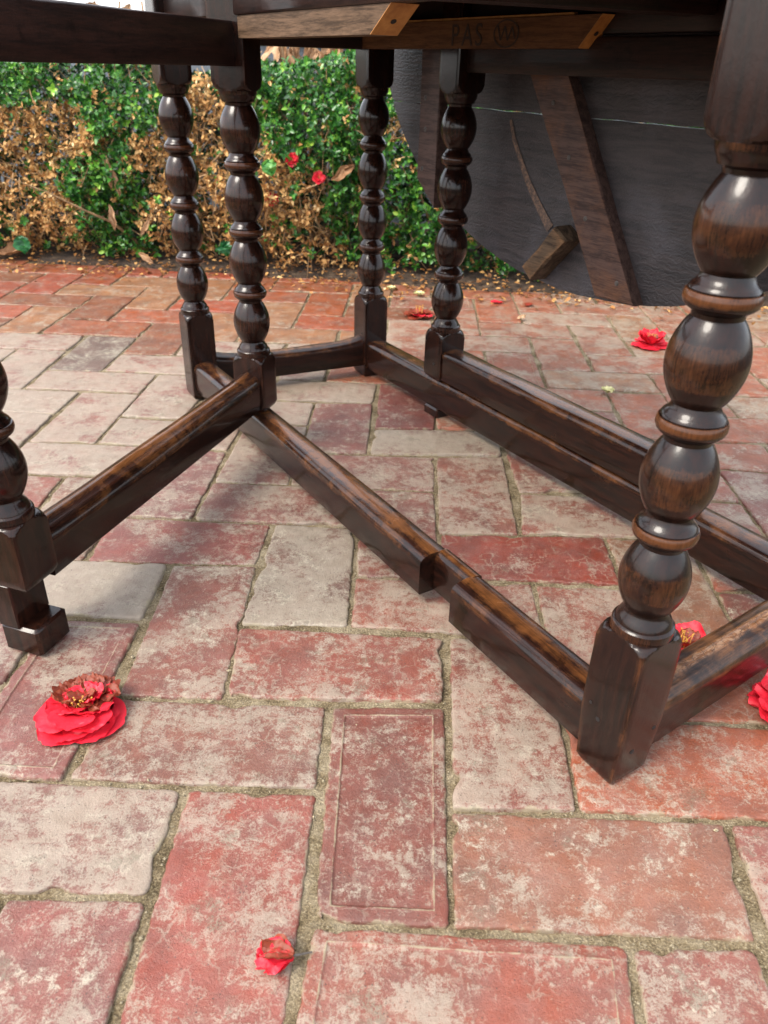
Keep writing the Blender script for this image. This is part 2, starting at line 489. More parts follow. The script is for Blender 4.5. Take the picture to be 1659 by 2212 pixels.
def brick_style(k, x, y, wx, wy):
    if (k, x, y) in BR: return BR[(k, x, y)]
    r = random.Random(x * 731 + y * 97 + (5 if k == 'V' else 0))
    t = r.random()
    far = wy > 1.98
    if wx < .0 and wy > 1.75:                # damp red and ochre bricks beyond the table
        if t < .5: return C(176 + r.randint(-10, 14), 60 + r.randint(-8, 14), 34, .2 + .2 * r.random())
        if t < .8: return C(176, 108, 68, .4)
        return C(150, 74, 46, .25)
    if wx < -.05 and wy > 1.05:
        if t < .10: return C(112, 84, 76, .55)
        if t < .55: return C(164, 92, 88, .82 + .15 * r.random())
        return C(164, 78, 74, .72 + .15 * r.random())
    if wx >= -.05 and wy > 1.3:
        if t < .25: return C(186, 82, 52, .45, False)
        if t < .45: return C(180, 116, 82, .6)
        if t < .55: return C(166, 76, 58, .45, True)
        return C(180, 84, 58, .55 + .25 * r.random())
    if t < .2: return C(178, 80, 54, .5)
    if t < .35: return C(150, 88, 74, .9)
    return C(158 + r.randint(-10, 10), 62 + r.randint(-10, 14), 54, .5 + .25 * r.random())

def brick_mesh(P, long_u, seed, frog, fine):
    # P: four joint points in order (0,0),(1,0),(1,1),(0,1) of the brick, u along its length
    c0 = np.mean(np.array(P), 0)
    Q = np.array(P) - c0
    L = .5 * (np.linalg.norm(Q[1] - Q[0]) + np.linalg.norm(Q[2] - Q[3])); W = .5 * (np.linalg.norm(Q[3] - Q[0]) + np.linalg.norm(Q[2] - Q[1]))
    rr = np.random.default_rng(seed)
    nu, nv = (56, 28) if fine else (18, 10)
    if frog: nu, nv = 60, 30
    j = rr.uniform(.0018, .0047, 4)
    a = np.linspace(-1, 1, nu + 1); b = np.linspace(-1, 1, nv + 1)
    LX, LY = L / 2 - .0048, W / 2 - .0048
    ea, eb = np.array([.0009, .0026]), np.array([.0009, .0026])
    a = np.concatenate([[-1], -1 + ea / LX, np.linspace(-1 + .006 / LX, 1 - .006 / LX, nu - 5), 1 - ea[::-1] / LX, [1]])
    b = np.concatenate([[-1], -1 + eb / LY, np.linspace(-1 + .006 / LY, 1 - .006 / LY, nv - 5), 1 - eb[::-1] / LY, [1]])
    if frog:
        fr = np.array([.0095, .0107, .0115, .0122, .0130, .0142])
        a = np.unique(np.concatenate([a, -1 + fr / LX, 1 - fr / LX])); b = np.unique(np.concatenate([b, -1 + fr / LY, 1 - fr / LY]))
        nu, nv = len(a) - 1, len(b) - 1
    X, Y = np.meshgrid(a, b, indexing='ij')
    lx, ly = L / 2 - .5 * (j[0] + j[1]), W / 2 - .5 * (j[2] + j[3])
    x = X * lx + .5 * (j[0] - j[1]); y = Y * ly + .5 * (j[2] - j[3])
    # rounded corners
    rc = rr.uniform(.002, .008)
    ax, ay = np.abs(X) * lx, np.abs(Y) * ly
    ex, ey = ax - (lx - rc), ay - (ly - rc)
    inside = (ex > 0) & (ey > 0)
    ln = np.sqrt(ex ** 2 + ey ** 2) + 1e-9
    mx = np.maximum(ex, ey)
    k = np.where(inside, mx / ln, 1)
    x = np.where(inside, np.sign(X) * (lx - rc + ex * k) + .5 * (j[0] - j[1]), x)
    y = np.where(inside, np.sign(Y) * (ly - rc + ey * k) + .5 * (j[2] - j[3]), y)
    d = np.minimum(lx - ax, ly - ay)
    # worn, nibbled arrises
    nz = fbm(x * 90, y * 90, seed, 3) * .0026 + fbm(x * 260, y * 260, seed + 5, 2) * .0036
    for _ in range(rr.integers(1, 4)):
        e = rr.integers(4); t = rr.uniform(-.95, .95)
        cx_, cy_ = ((t * lx, ly), (t * lx, -ly), (lx, t * ly), (-lx, t * ly))[e]
        nz = nz + rr.uniform(.002, .007) * np.exp(-((x - cx_) ** 2 + (y - cy_) ** 2) / rr.uniform(.006, .014) ** 2)
    fall = np.exp(-d / .010)
    sx = np.where(lx - ax < ly - ay, -np.sign(X), 0); sy = np.where(lx - ax < ly - ay, 0, -np.sign(Y))
    x = x + sx * nz * fall; y = y + sy * nz * fall
    z = -.0017 * np.exp(-d / .0007) - .0003 * np.exp(-d / .006) + fbm(x * 22, y * 22, seed + 9, 3) * .0022 + fbm(x * 130, y * 130, seed + 2, 2) * .0006
    edge = np.exp(-d / .007)
    if frog:
        m1 = .0115; q = np.minimum(lx - m1 - ax, ly - m1 - ay)
        wob = fbm(x * 60, y * 60, seed + 31, 2) * .0008
        rid = np.exp(-((q + wob) / .0013) ** 2)
        z = z + rid * .0005 - .0012 / (1 + np.exp(-(q + wob - .0010) / .0003))
        edge = np.maximum(edge, rid * 1.25)
    # bilinear warp of the ideal rectangle to the laid quad
    U = x / L + .5; V = y / W + .5
    px = (1 - U) * (1 - V) * Q[0, 0] + U * (1 - V) * Q[1, 0] + U * V * Q[2, 0] + (1 - U) * V * Q[3, 0]
    py = (1 - U) * (1 - V) * Q[0, 1] + U * (1 - V) * Q[1, 1] + U * V * Q[2, 1] + (1 - U) * V * Q[3, 1]
    n1, n2 = nu + 1, nv + 1
    verts = np.stack([px.ravel(), py.ravel(), z.ravel()], 1)
    idx = np.arange(n1 * n2).reshape(n1, n2)
    faces = np.stack([idx[:-1, :-1].ravel(), idx[1:, :-1].ravel(), idx[1:, 1:].ravel(), idx[:-1, 1:].ravel()], 1).tolist()
    loop = list(idx[:, 0]) + list(idx[-1, 1:]) + list(idx[-2::-1, -1]) + list(idx[0, -2:0:-1])
    base = len(verts)
    low = verts[loop].copy(); low[:, 2] = -.045; low[:, :2] *= 1.004
    verts = np.concatenate([verts, low])
    n = len(loop)
    for i in range(n):
        q = (i + 1) % n
        faces.append((loop[q], loop[i], base + i, base + q))
    edge = np.concatenate([edge.ravel(), np.ones(n)])
    if np.cross(Q[1] - Q[0], Q[3] - Q[0]) < 0:
        faces = [f[::-1] for f in faces]
    return c0, verts, faces, edge

def ground_sheet():
    o = mesh_obj('ground', [(-200, -200, -.09), (200, -200, -.09), (200, 200, -.09), (-200, 200, -.09)], [(0, 1, 2, 3)], SOIL)
    o['kind'] = 'structure'
ground_sheet()

def paving():
    nx, ny = 240, 220
    xs = np.linspace(-1.9, 1.7, nx); ys = np.linspace(.0, 2.95, ny)
    X, Y = np.meshgrid(xs, ys, indexing='ij')
    Z = -.0040 + fbm(X * 30, Y * 30, 4, 3) * .0055 + fbm(X * 130, Y * 130, 8, 2) * .003
    v = np.stack([X.ravel(), Y.ravel(), Z.ravel()], 1)
    idx = np.arange(nx * ny).reshape(nx, ny)
    f = np.stack([idx[:-1, :-1].ravel(), idx[1:, :-1].ravel(), idx[1:, 1:].ravel(), idx[:-1, 1:].ravel()], 1).tolist()
    bed = mesh_obj('brick_paving', v, f, SAND, smooth=180)
    bed['kind'] = 'structure'
    cnt = 0
    for y in range(-4, 21):
        for x in range(-14, 15):
            for k in ('V', 'H'):
                if k == 'V':
                    if (y - x) % 4: continue
                    pts = [lat(x, y), lat(x, y + 2), lat(x + 1, y + 2), lat(x + 1, y)]      # u runs along y
                    pts = [pts[0], pts[1], pts[2], pts[3]]
                else:
                    if (y - x + 1) % 4: continue
                    pts = [lat(x, y), lat(x + 2, y), lat(x + 2, y + 1), lat(x, y + 1)]
                cx_ = sum(p[0] for p in pts) / 4; cy_ = sum(p[1] for p in pts) / 4
                if cy_ < .12 or cy_ > soil_line(cx_) + .10: continue
                pr = [proj(p[0], p[1], 0) for p in pts]
                if max(p[0] for p in pr) < -130 or min(p[0] for p in pr) > 1790 or min(p[1] for p in pr) > 2330: continue
                col, eff, frog = brick_style(k, x, y, cx_, cy_)
                seed = (x * 193 + y * 1009 + (7 if k == 'V' else 0)) % 100003
                c0, vv, ff, ed = brick_mesh(pts, True, seed, frog, cy_ < 1.25)
                r = random.Random(seed)
                b = mesh_obj('brick', vv, ff, BRICK, bed, (c0[0], c0[1], r.uniform(-.0012, .0012)), 0, smooth=50, attrs={'edge': ed})
                b.rotation_euler = (r.uniform(-.006, .006), r.uniform(-.006, .006), 0)
                b.color = (*col, eff)
                cnt += 1
    print('bricks', cnt)
    # grit in the joints
    g = []
    vs, fs = [], []
    oct_ = np.array([(1, 0, 0), (-1, 0, 0), (0, 1, 0), (0, -1, 0), (0, 0, 1), (0, 0, -1)], float)
    of = [(0, 2, 4), (2, 1, 4), (1, 3, 4), (3, 0, 4), (2, 0, 5), (1, 2, 5), (3, 1, 5), (0, 3, 5)]
    n = 0; r = random.Random(3)
    while n < 7000:
        i, j = r.randint(-9, 8), r.randint(-3, 17)
        d = r.choice(((1, 0), (0, 1)))
        a, b = lat(i, j), lat(i + d[0], j + d[1])
        t = r.random()
        # skip positions inside a brick body
        mi, mj = i + d[0] * .5, j + d[1] * .5
        if d == (1, 0):     # horizontal edge between cells (i, j-1) and (i, j): interior of a V brick?
            if (j - 1 - i) % 4 == 0: continue
        else:               # vertical edge between cells (i-1, j) and (i, j): interior of an H brick?
            if (j - (i - 1) + 1) % 4 == 0: continue
        px, py = a[0] + (b[0] - a[0]) * t + r.gauss(0, .0022), a[1] + (b[1] - a[1]) * t + r.gauss(0, .0022)
        if r.random() < .06: px += r.gauss(0, .02); py += r.gauss(0, .02); pz = .001
        else: pz = -.0026
        if py < .25 or py > 2.3: continue
        s = min(.0028, .0007 * math.exp(r.gauss(0, .55)))
        m_ = oct_ * np.array([r.uniform(.7, 1.3), r.uniform(.7, 1.3), r.uniform(.5, 1)]) * s
        an = r.random() * 6.28; ca, sa = math.cos(an), math.sin(an)
        m_ = np.stack([m_[:, 0] * ca - m_[:, 1] * sa, m_[:, 0] * sa + m_[:, 1] * ca, m_[:, 2]], 1) + np.array([px, py, pz])
        vs += m_.tolist(); fs += [tuple(q + n * 6 for q in f) for f in of]
        n += 1
    gm = mat_simple('grit', s2l(60, 50, 38), s2l(164, 152, 124), 900, .9)
    o = mesh_obj('joint_grit', vs, fs, gm, bed, (0, 0, 0)); o['kind'] = 'stuff'
paving()

# ------------------------------------------------------------------ the gateleg table
e1 = np.array([-.5414, .8408]); e1 /= np.linalg.norm(e1)
e2 = np.array([e1[1], -e1[0]])
PF = np.array([.2235, .5235]); PB = np.array([-.367, 1.44]); PD = np.array([-.040, 1.595]); PH = np.array([.516, .738])
PA = np.array([-.2195, 1.2106]); PG = np.array([-.3870, .6780])
PE = PD - e1 * .262
ang = lambda v: math.atan2(v[1], v[0])
A_E2 = ang(e2)
gdir = (PG - PA) / np.linalg.norm(PG - PA)

table = empty('gateleg_table', (.08, 1.07, 0), 'dark turned oak gateleg table with one gate swung open on brick paving', 'table')
P3 = lambda p, z=0.0: (float(p[0]), float(p[1]), float(z))

RINGS = [.2638, .3555, .4475]
def profile():
    pts = [(.1640, .0262), (.1680, .0266), (.1716, .0262), (.1735, .0246), (.1738, .0238), (.1760, .0232), (.1795, .0215), (.1825, .0192), (.1850, .0183), (.1862, .0180)]
    def bulb(z0, z1, rm, r0, r1, sk=.5):
        out = []
        for i in range(1, 16):
            t = i / 16
            zt = z0 + (z1 - z0) * t
            tt = t ** (math.log(.5) / math.log(sk))
            s = math.sin(math.pi * tt) ** .82
            base = r0 + (r1 - r0) * t
            out.append((zt, base + (rm - base) * s))
        return out
    def ring(zc):
        return [(zc - .0150, .0177), (zc - .0118, .0182), (zc - .0105, .0196), (zc - .0085, .0226), (zc - .0065, .0246), (zc - .0030, .0259), (zc + .0004, .0257),
                (zc + .0026, .0247), (zc + .0032, .0232), (zc + .0040, .0236), (zc + .0056, .0229), (zc + .0072, .0215), (zc + .0095, .0192), (zc + .0120, .0180), (zc + .0140, .0175)]
    pts += bulb(.1868, RINGS[0] - .0155, .0286, .0180, .0177, .5)
    for i, r in enumerate(RINGS):
        pts += ring(r)
        z1 = RINGS[i + 1] - .0155 if i < 2 else .5215
        pts += bulb(r + .0145, z1, .0288, .0176, .0180, .5)
    pts += [(.5220, .0182), (.5250, .0190), (.5265, .0212), (.5270, .0226), (.5300, .0232), (.5330, .0250), (.5365, .0262), (.5400, .0266)]
    return pts
PROF = profile()
def leg_mesh(z0, z1, s=.0262, taper=0.0, wmul=1.0):
    nang = 64
    rows = []
    zz = [z0, z0 + .002, z0 + .006]
    zz += list(np.linspace(z0 + .012, .140, 8)) if z0 < .12 else []
    zz += list(np.linspace(.143, .1639, 14))
    rows = [(z, None) for z in sorted(set(zz)) if z >= z0]
    rows += PROF
    rows += [(z, None) for z in np.linspace(.5401, .5640, 16)]
    rows += [(z, None) for z in np.linspace(.57, z1 - .004, 6)] + [(z1, None)]
    v, f, wv = [], [], []
    for z, r in rows:
        if r is None:
            if z < .3:
                t = min(max((z - .146) / .0180, 0), 1)
            else:
                t = min(max((.5585 - z) / .0185, 0), 1)
            Rz = .0262 + (s * 1.395 - .0262) * math.sqrt(max(0, 1 - t ** 2.0)) if t > 0 else 1.0
        else:
            Rz = r
        ss = s
        if z < z0 + .006: ss = s - (z0 + .006 - z) * .45
        if taper and z < .07: ss -= taper * (1 - z / .07)
        for k in range(nang):
            q = 2 * math.pi * k / nang
            c, sn = math.cos(q), math.sin(q)
            sq = min(ss / max(abs(c), abs(sn)), ss * 1.375)
            rr = min(sq, Rz) if r is None else Rz
            v.append((rr * c, rr * sn, z))
            if r is None:
                cornr = max(0, (rr / ss - 1.20) / .175)
                wv.append((.08 + .42 * cornr) * wmul)
            else:
                wv.append(((.85 if r > .0240 and (min(abs(z - q_) for q_ in RINGS) < .006) else .45 if r > .026 else .12)) * wmul)
    nr = len(rows)
    for i in range(nr - 1):
        for k in range(nang):
            j = (k + 1) % nang
            f.append((i * nang + k, i * nang + j, (i + 1) * nang + j, (i + 1) * nang + k))
    f.append(tuple(range(nang - 1, -1, -1))); f.append(tuple(range((nr - 1) * nang, nr * nang)))
    return v, f, wv

def leg(name, p, rot, z0=0.0, z1=.70, mat=WOOD_Z, taper=0.0, wmul=1.0):
    v, f, wv = leg_mesh(z0, z1, taper=taper, wmul=wmul)
    return mesh_obj(name, v, f, mat, table, P3(p), rot, smooth=32, attrs={'wear': wv})
legF = leg('leg', PF, A_E2, mat=WOOD_ZF, taper=.0035, wmul=1.1)
legB = leg('leg', PB, A_E2 - .04)
legD = leg('leg', PD, A_E2 - .06)
legH = leg('leg', PH, A_E2)
postA = leg('pivot_post', PA, ang(gdir), z0=.0725, z1=.668)
postE = leg('pivot_post', PE, A_E2, z0=.0765, z1=.66)

# open gate leg: lower part halved to clear the long stretcher
def gate_leg():
    v, f, wv = leg_mesh(.088, .70, wmul=.9)
    g = G(); g.add(v, f, wv)
    # local axes: x along gate (outwards), y = left of it (away from the notch is +y after rotation)
    g.box(-.0248, .0248, -.0245, .0020, .0340, .0905, .0015, .35)
    g.box(-.0246, .0246, -.0243, .0243, 0.0, .0355, .003, .3)
    return mesh_obj('gate_leg', g.v, g.f, WOOD_Z, table, P3(PG), ang(gdir), smooth=32, attrs={'wear': g.w})
def rail(name, a, b, z0, z1, wd, mat, off=0.0, worn=.0, nseg=26, rtop=.007, seed=1, sag=0.0, flip=False, trim=(0, 0), dome=.0012, flare=0.0):
    """bar from a to b (plan points), rounded worn top; local x along the bar"""
    a = np.array(a, float); b = np.array(b, float)
    d = b - a; L = np.linalg.norm(d); d = d / L
    h = wd / 2
    sec = [(-h + .0015, z0, 0.0), (-h, z0 + .002, .35)]
    sec += [(-h, z0 + (z1 - z0) * .35, 0), (-h, z1 - rtop - .004, .15)]
    for i in range(6):
        q = math.pi / 2 * i / 5
        sec.append((-h + rtop - rtop * math.cos(q), z1 - rtop + rtop * math.sin(q), .45))
    for t in (.25, .5, .75):
        sec.append((-h + rtop + (wd - 2 * rtop) * t, z1 + dome * math.sin(math.pi * t), .75))
    for i in range(6):
        q = math.pi / 2 * i / 5
        sec.append((h - rtop + rtop * math.sin(q), z1 - rtop + rtop * math.cos(q), .45))
    sec += [(h, z1 - rtop - .004, .1), (h, z0 + (z1 - z0) * .35, 0), (h, z0 + .002, .3), (h - .0015, z0, 0)]
    n = len(sec); v, f, wv = [], [], []
    xs = np.linspace(trim[0], L - trim[1], nseg + 1)
    for i, x in enumerate(xs):
        t = x / L
        sg = sag * (1 - (2 * t - 1) ** 2) ** .8 if 0 < t < 1 else 0
        for k, (y, z, w_) in enumerate(sec):
            top = (z - z0) / (z1 - z0)
            wob = (float(fbm(x * 14 + seed * 3.1, k * .35, seed, 2)) * .0026) * (1 if top > .5 else .5)
            zz = z - sg * max(0, top - .4) / .6 + wob * (top > .3)
            fl = flare * math.exp(-min(x - trim[0], L - trim[1] - x) / .018) * max(0, top - .4) / .6
            v.append((x, y + wob * .5, zz + fl))
            wv.append(min(1, w_ * (worn if top > .5 else worn * .7) * (1.25 - .5 * abs(2 * t - 1))))
    for i in range(nseg):
        for k in range(n):
            j = (k + 1) % n
            f.append((i * n + j, i * n + k, (i + 1) * n + k, (i + 1) * n + j))
    f.append(tuple(range(n))); f.append(tuple(range((nseg + 1) * n - 1, nseg * n - 1, -1)))
    return v, f, wv, a + np.array([-d[1], d[0]]) * off, ang(d), L
def rail_obj(name, *k, **q):
    v, f, wv, a, an, L = rail(name, *k, **q)
    return mesh_obj(name, v, f, k[5], table, P3(a), an, smooth=38, attrs={'wear': wv})

gate_leg()
# long stretchers
def long_stretcher_FB():
    N1, N2 = .234, .296
    g = G()
    L = np.linalg.norm(PB - PF)
    an = ang((PB - PF))
    for (x0, x1) in ((.022, N1), (N2, L - .022)):
        v, f, wv, a, _, _ = rail('s', PF, PB, .0180, .0720, .044, WOOD_X, worn=1.0, rtop=.0115, seed=3, trim=(x0, L - x1))
        g.add(v, f, wv)
    # halved length between the shoulders
    v, f, wv, a, _, _ = rail('s', PF, PB, .0185, .0715, .044, WOOD_X, worn=1.0, rtop=.009, seed=3, trim=(N1 - .001, L - N2 - .001), nseg=6)
    v = [(x, y * .5 - .0109 if True else y, z) for x, y, z in v]
    g.add(v, f, wv)
    return mesh_obj('stretcher', g.v, g.f, WOOD_X, table, P3(PF), an, smooth=38, attrs={'wear': g.w})
long_stretcher_FB()
rail_obj('stretcher', PD, PH, .0195, .0755, .046, WOOD_X, worn=1.0, rtop=.0095, seed=5, trim=(.022, .022))
# end stretchers
rail_obj('end_stretcher', PB, PD, .0235, .0790, .040, WOOD_XF, worn=.8, rtop=.011, seed=8, trim=(.022, .022), sag=.009, dome=.003, flare=.006)
rail_obj('end_stretcher', PF, PH, .0235, .0800, .044, WOOD_XF, worn=1.0, rtop=.015, seed=9, trim=(.022, .022), sag=.003, dome=.003)
# gate stretchers and gate rails
rail_obj('gate_stretcher', PA, PG, .0795, .1335, .045, WOOD_X, worn=1.0, rtop=.015, seed=11, trim=(.022, .022), dome=.004, flare=.003)
PE2 = PE - e1 * .541
rail_obj('gate_stretcher', PE, PE2, .0790, .1325, .046, WOOD_X, worn=1.0, rtop=.0095, seed=12, trim=(.022, 0))
rail_obj('gate_rail', PA, PG, .5690, .6200, .024, WOOD_DARK, worn=.1, rtop=.003, seed=13, trim=(.012, .022), dome=0)
rail_obj('gate_rail', PE, PE2, .5690, .6130, .024, WOOD_DARK, worn=.1, rtop=.003, seed=14, trim=(.02, 0), dome=0)
leg('gate_leg', PE2, A_E2, z0=.0768, z1=.66)
# foot under the far stretcher
g = G(); g.box(-.024, .024, -.022, .022, 0, .0192, .003, .3)
mesh_obj('stretcher_foot', g.v, g.f, WOOD_Z, table, P3(PD - e1 * .262), A_E2, smooth=30, attrs={'wear': g.w})
# aprons under the top
rail_obj('apron', PF, PB, .6265, .6995, .022, WOOD_DARK, worn=.1, rtop=.002, seed=15, trim=(.022, .022), dome=0)
rail_obj('apron', PD, PH, .6155, .6995, .022, WOOD_DARK, worn=.1, rtop=.002, seed=16, trim=(.022, .022), dome=0)
rail_obj('apron', PB, PD, .5985, .6995, .022, WOOD_DARK, worn=.1, rtop=.002, seed=17, trim=(.022, .022), dome=0)
rail_obj('apron', PF, PH, .6155, .6995, .022, WOOD_DARK, worn=.1, rtop=.002, seed=18, trim=(.022, .022), dome=0)
cb0 = PF + e1 * .40 + e2 * .012; cb1 = PD - e1 * .70 - e2 * .012
rail_obj('cross_bearer', cb0, cb1, .6300, .6990, .045, WOOD_DARK, worn=.05, rtop=.002, seed=19, dome=0)

# runners below the aprons with sloping fresh-cut ends
def runner(name, origin, dirv, nrm, s0, s1b, s1t, z0, z1, th, mat):
    """board along dirv from s0; far end slopes from s1b (bottom) to s1t (top); th along nrm"""
    an = ang(dirv); sg = 1 if np.cross(dirv, nrm) > 0 else -1
    y0, y1 = 0.0, th * sg
    g = G(); c = .0008
    nseg = 10
    v = []
    for y in (y0, y1):
        for i in range(nseg + 1):
            t = i / nseg
            v.append((s0 + (s1b - s0) * t, y, z0)); v.append((s0 + (s1t - s0) * t, y, z1))
    f = []
    m_ = 2 * (nseg + 1)
    for i in range(nseg):
        a = 2 * i
        f.append((a, a + 2, a + 3, a + 1)); f.append((m_ + a, m_ + a + 1, m_ + a + 3, m_ + a + 2))
        f.append((a, m_ + a, m_ + a + 2, a + 2)); f.append((a + 1, a + 3, m_ + a + 3, m_ + a + 1))
    f.append((0, 1, m_ + 1, m_))
    if sg < 0: f = [q[::-1] for q in f]
    o = mesh_obj(name, v, f, mat, table, P3(origin), an, attrs={'wear': [.1] * len(v)})
    # the cut end is its own face of pale wood, a thin slab closing the board
    e = .0012
    vv = [(s1b, y0, z0), (s1b, y1, z0), (s1t, y1, z1), (s1t, y0, z1)]
    vv += [(x + e, y, z) for x, y, z in vv]
    ff = [(4, 5, 6, 7), (0, 3, 2, 1), (0, 1, 5, 4), (1, 2, 6, 5), (2, 3, 7, 6), (3, 0, 4, 7)]
    if sg < 0: ff = [q[::-1] for q in ff]
    c_ = mesh_obj('cut_end', vv, ff, CUT, o)
    c_.location = (0, 0, 0); c_.rotation_euler = (0, 0, 0)
    # nail in the cut end
    t = .45
    cx_, cy_, cz_ = s1b + (s1t - s1b) * t + e, (y0 + y1) / 2, z0 + (z1 - z0) * t
    dirx = Vector((z1 - z0, 0, -(s1t - s1b))).normalized()
    g = G(); g.tube([Vector((cx_, cy_, cz_)) - dirx * .001, Vector((cx_, cy_, cz_)) + dirx * .0006], .0032, 10)
    nl = mesh_obj('nail', g.v, g.f, BLACK, o); nl.location = (0, 0, 0); nl.rotation_euler = (0, 0, 0)
    return o
# near one: below the near apron, running from the pivot post towards the front leg
sA = float((PA - PF) @ e1) - .026
r1 = runner('runner', PF - e2 * .008 + e1 * sA, -e1, e2, 0, sA - .452, sA - .414, .6010, .6262, .032, RUNNER)
r2 = runner('runner', PD - e2 * .030, -e1, e2, -.02, .537, .571, .5995, .6350, .024, RUNNER2)
# pale lath above the far runner
g = G(); g.box(.10, .52, -.004, .004, .6353, .6385, .0006)
mesh_obj('lath', g.v, g.f, CUT, table, P3(PD - e2 * .024), ang(-e1))
def lettering():
    ink = mat_simple('stencil_ink', s2l(30, 20, 13), s2l(54, 36, 24), 300, .8)
    def part(name, v, f):
        o = mesh_obj(name, [(x + .268, -.0006 - z, .6030 + y) for x, y, z in v], f, ink, r2)
        o.location = (0, 0, 0); o.rotation_euler = (0, 0, 0)
    for ch, x0 in (('P', 0.0), ('A', .027), ('S', .058)):
        cu = bpy.data.curves.new('stencil', 'FONT'); cu.body = ch; cu.size = .040; cu.extrude = .0002
        to = bpy.data.objects.new('stencil_tmp', cu); COL.objects.link(to)
        me = bpy.data.meshes.new_from_object(to.evaluated_get(bpy.context.evaluated_depsgraph_get()))
        bpy.data.objects.remove(to)
        part('stencilled_letter', [(p.co.x + x0, p.co.y, p.co.z) for p in me.vertices], [tuple(p.vertices) for p in me.polygons])
    g = G(); cx_, cy_ = .128, .014
    n = 40; lo, hi = [], []
    for k in range(n):
        a = T2_ * k / n
        for r_ in (.0245, .0272):
            g.v.append((cx_ + r_ * math.cos(a), cy_ + r_ * .62 * math.sin(a), .0002))
    g.f = [(2 * k, 2 * k + 1, (2 * k + 3) % (2 * n), (2 * k + 2) % (2 * n)) for k in range(n)]
    part('stamped_ring', g.v, g.f)
    zig = [(-.019, .010), (-.011, -.008), (-.003, .009), (.004, -.008), (.012, .008), (.019, -.006)]
    v, f = [], []
    for i, p in enumerate(zig): v += [(cx_ + p[0] - .0016, cy_ + p[1], .0002), (cx_ + p[0] + .0016, cy_ + p[1], .0002)]
    f = [(2 * i, 2 * i + 1, 2 * i + 3, 2 * i + 2) for i in range(len(zig) - 1)]
    part('stamped_zigzag', v, f)
T2_ = 2 * math.pi
lettering()

# top: fixed centre board
def oval_half_width(s, a): return a * math.sqrt(max(0, 1 - s * s))
def table_top():
    L = np.linalg.norm(PB - PF)
    mid = (PF + PB + PD + PH) / 4
    n = 24; hw = .245
    v = []; f = []
    outline = []
    for i in range(n + 1):
        t = -hw + 2 * hw * i / n
        outline.append((.60 * math.sqrt(1 - (t / .66) ** 2), t))
    for i in range(n, -1, -1):
        t = -hw + 2 * hw * i / n
        outline.append((-.60 * math.sqrt(1 - (t / .66) ** 2), t))
    m_ = len(outline)
    v = [(x, y, .7005) for x, y in outline] + [(x, y, .7200) for x, y in outline]
    f = [tuple(range(m_ - 1, -1, -1)), tuple(range(m_, 2 * m_))] + [(i, (i + 1) % m_, m_ + (i + 1) % m_, m_ + i) for i in range(m_)]
    # local y axis points towards -e2 side
    mesh_obj('table_top', v, f, WOOD_DARK, table, P3(mid), ang(-e1), attrs={'wear': [0] * len(v)})
table_top()

# hanging leaf: s runs from D towards H, plane offset k outwards
K_LEAF = .060
LS0, LA, LB, LT = .49, .575, .424, .700
def leaf_s(z):
    q = max(0.0, 1 - ((LT - z) / LB) ** 2)
    return LA * q ** .5
leaf_origin = PD + e2 * K_LEAF
LEAF_ANG = ang(-e1)      # local x along s, local y = +90deg from -e1 = e2 direction (outwards)
def leaf_board(z0, z1, seed):
    n = 28; g = G()
    zs = np.linspace(z1, max(z0, LT - LB + .0003), n)
    left, right = [], []
    for z in zs:
        h = leaf_s(z)
        left.append((LS0 - h, z)); right.append((LS0 + h, z))
    # grid across
    nx = 40; th = .017
    v = []; f = []
    for y in (0, th):
        for i, z in enumerate(zs):
            for k in range(nx + 1):
                t = k / nx
                x = left[i][0] + (right[i][0] - left[i][0]) * t
                jz = 0.0
                if i == 0 or i == n - 1:
                    jz = float(fbm(x * 40, i * 3.1, seed, 3)) * .0034 if z0 > LT - LB + .01 or i == 0 else 0
                v.append((x, y + (float(fbm(x * 6, z * 6, seed, 2)) * .002 if y == 0 else 0), z + jz))
    N = nx + 1
    for s_ in (0, 1):
        o_ = s_ * n * N
        for i in range(n - 1):
            for k in range(nx):
                q = (o_ + i * N + k, o_ + i * N + k + 1, o_ + (i + 1) * N + k + 1, o_ + (i + 1) * N + k)
                f.append(q[::-1] if s_ == 0 else q)
    o_ = n * N
    for k in range(nx):
        f.append((k, k + 1, o_ + k + 1, o_ + k)); a = (n - 1) * N
        f.append((a + k + 1, a + k, o_ + a + k, o_ + a + k + 1))
    for i in range(n - 1):
        f.append((i * N, o_ + i * N, o_ + (i + 1) * N, (i + 1) * N))
        a = nx
        f.append((o_ + i * N + a, i * N + a, (i + 1) * N + a, o_ + (i + 1) * N + a))
    return mesh_obj('leaf_board', v, f, LEAFB, table, P3(leaf_origin), LEAF_ANG, smooth=40)
leaf_board(.5186, .700, 2)
leaf_board(.276, .5170, 5)

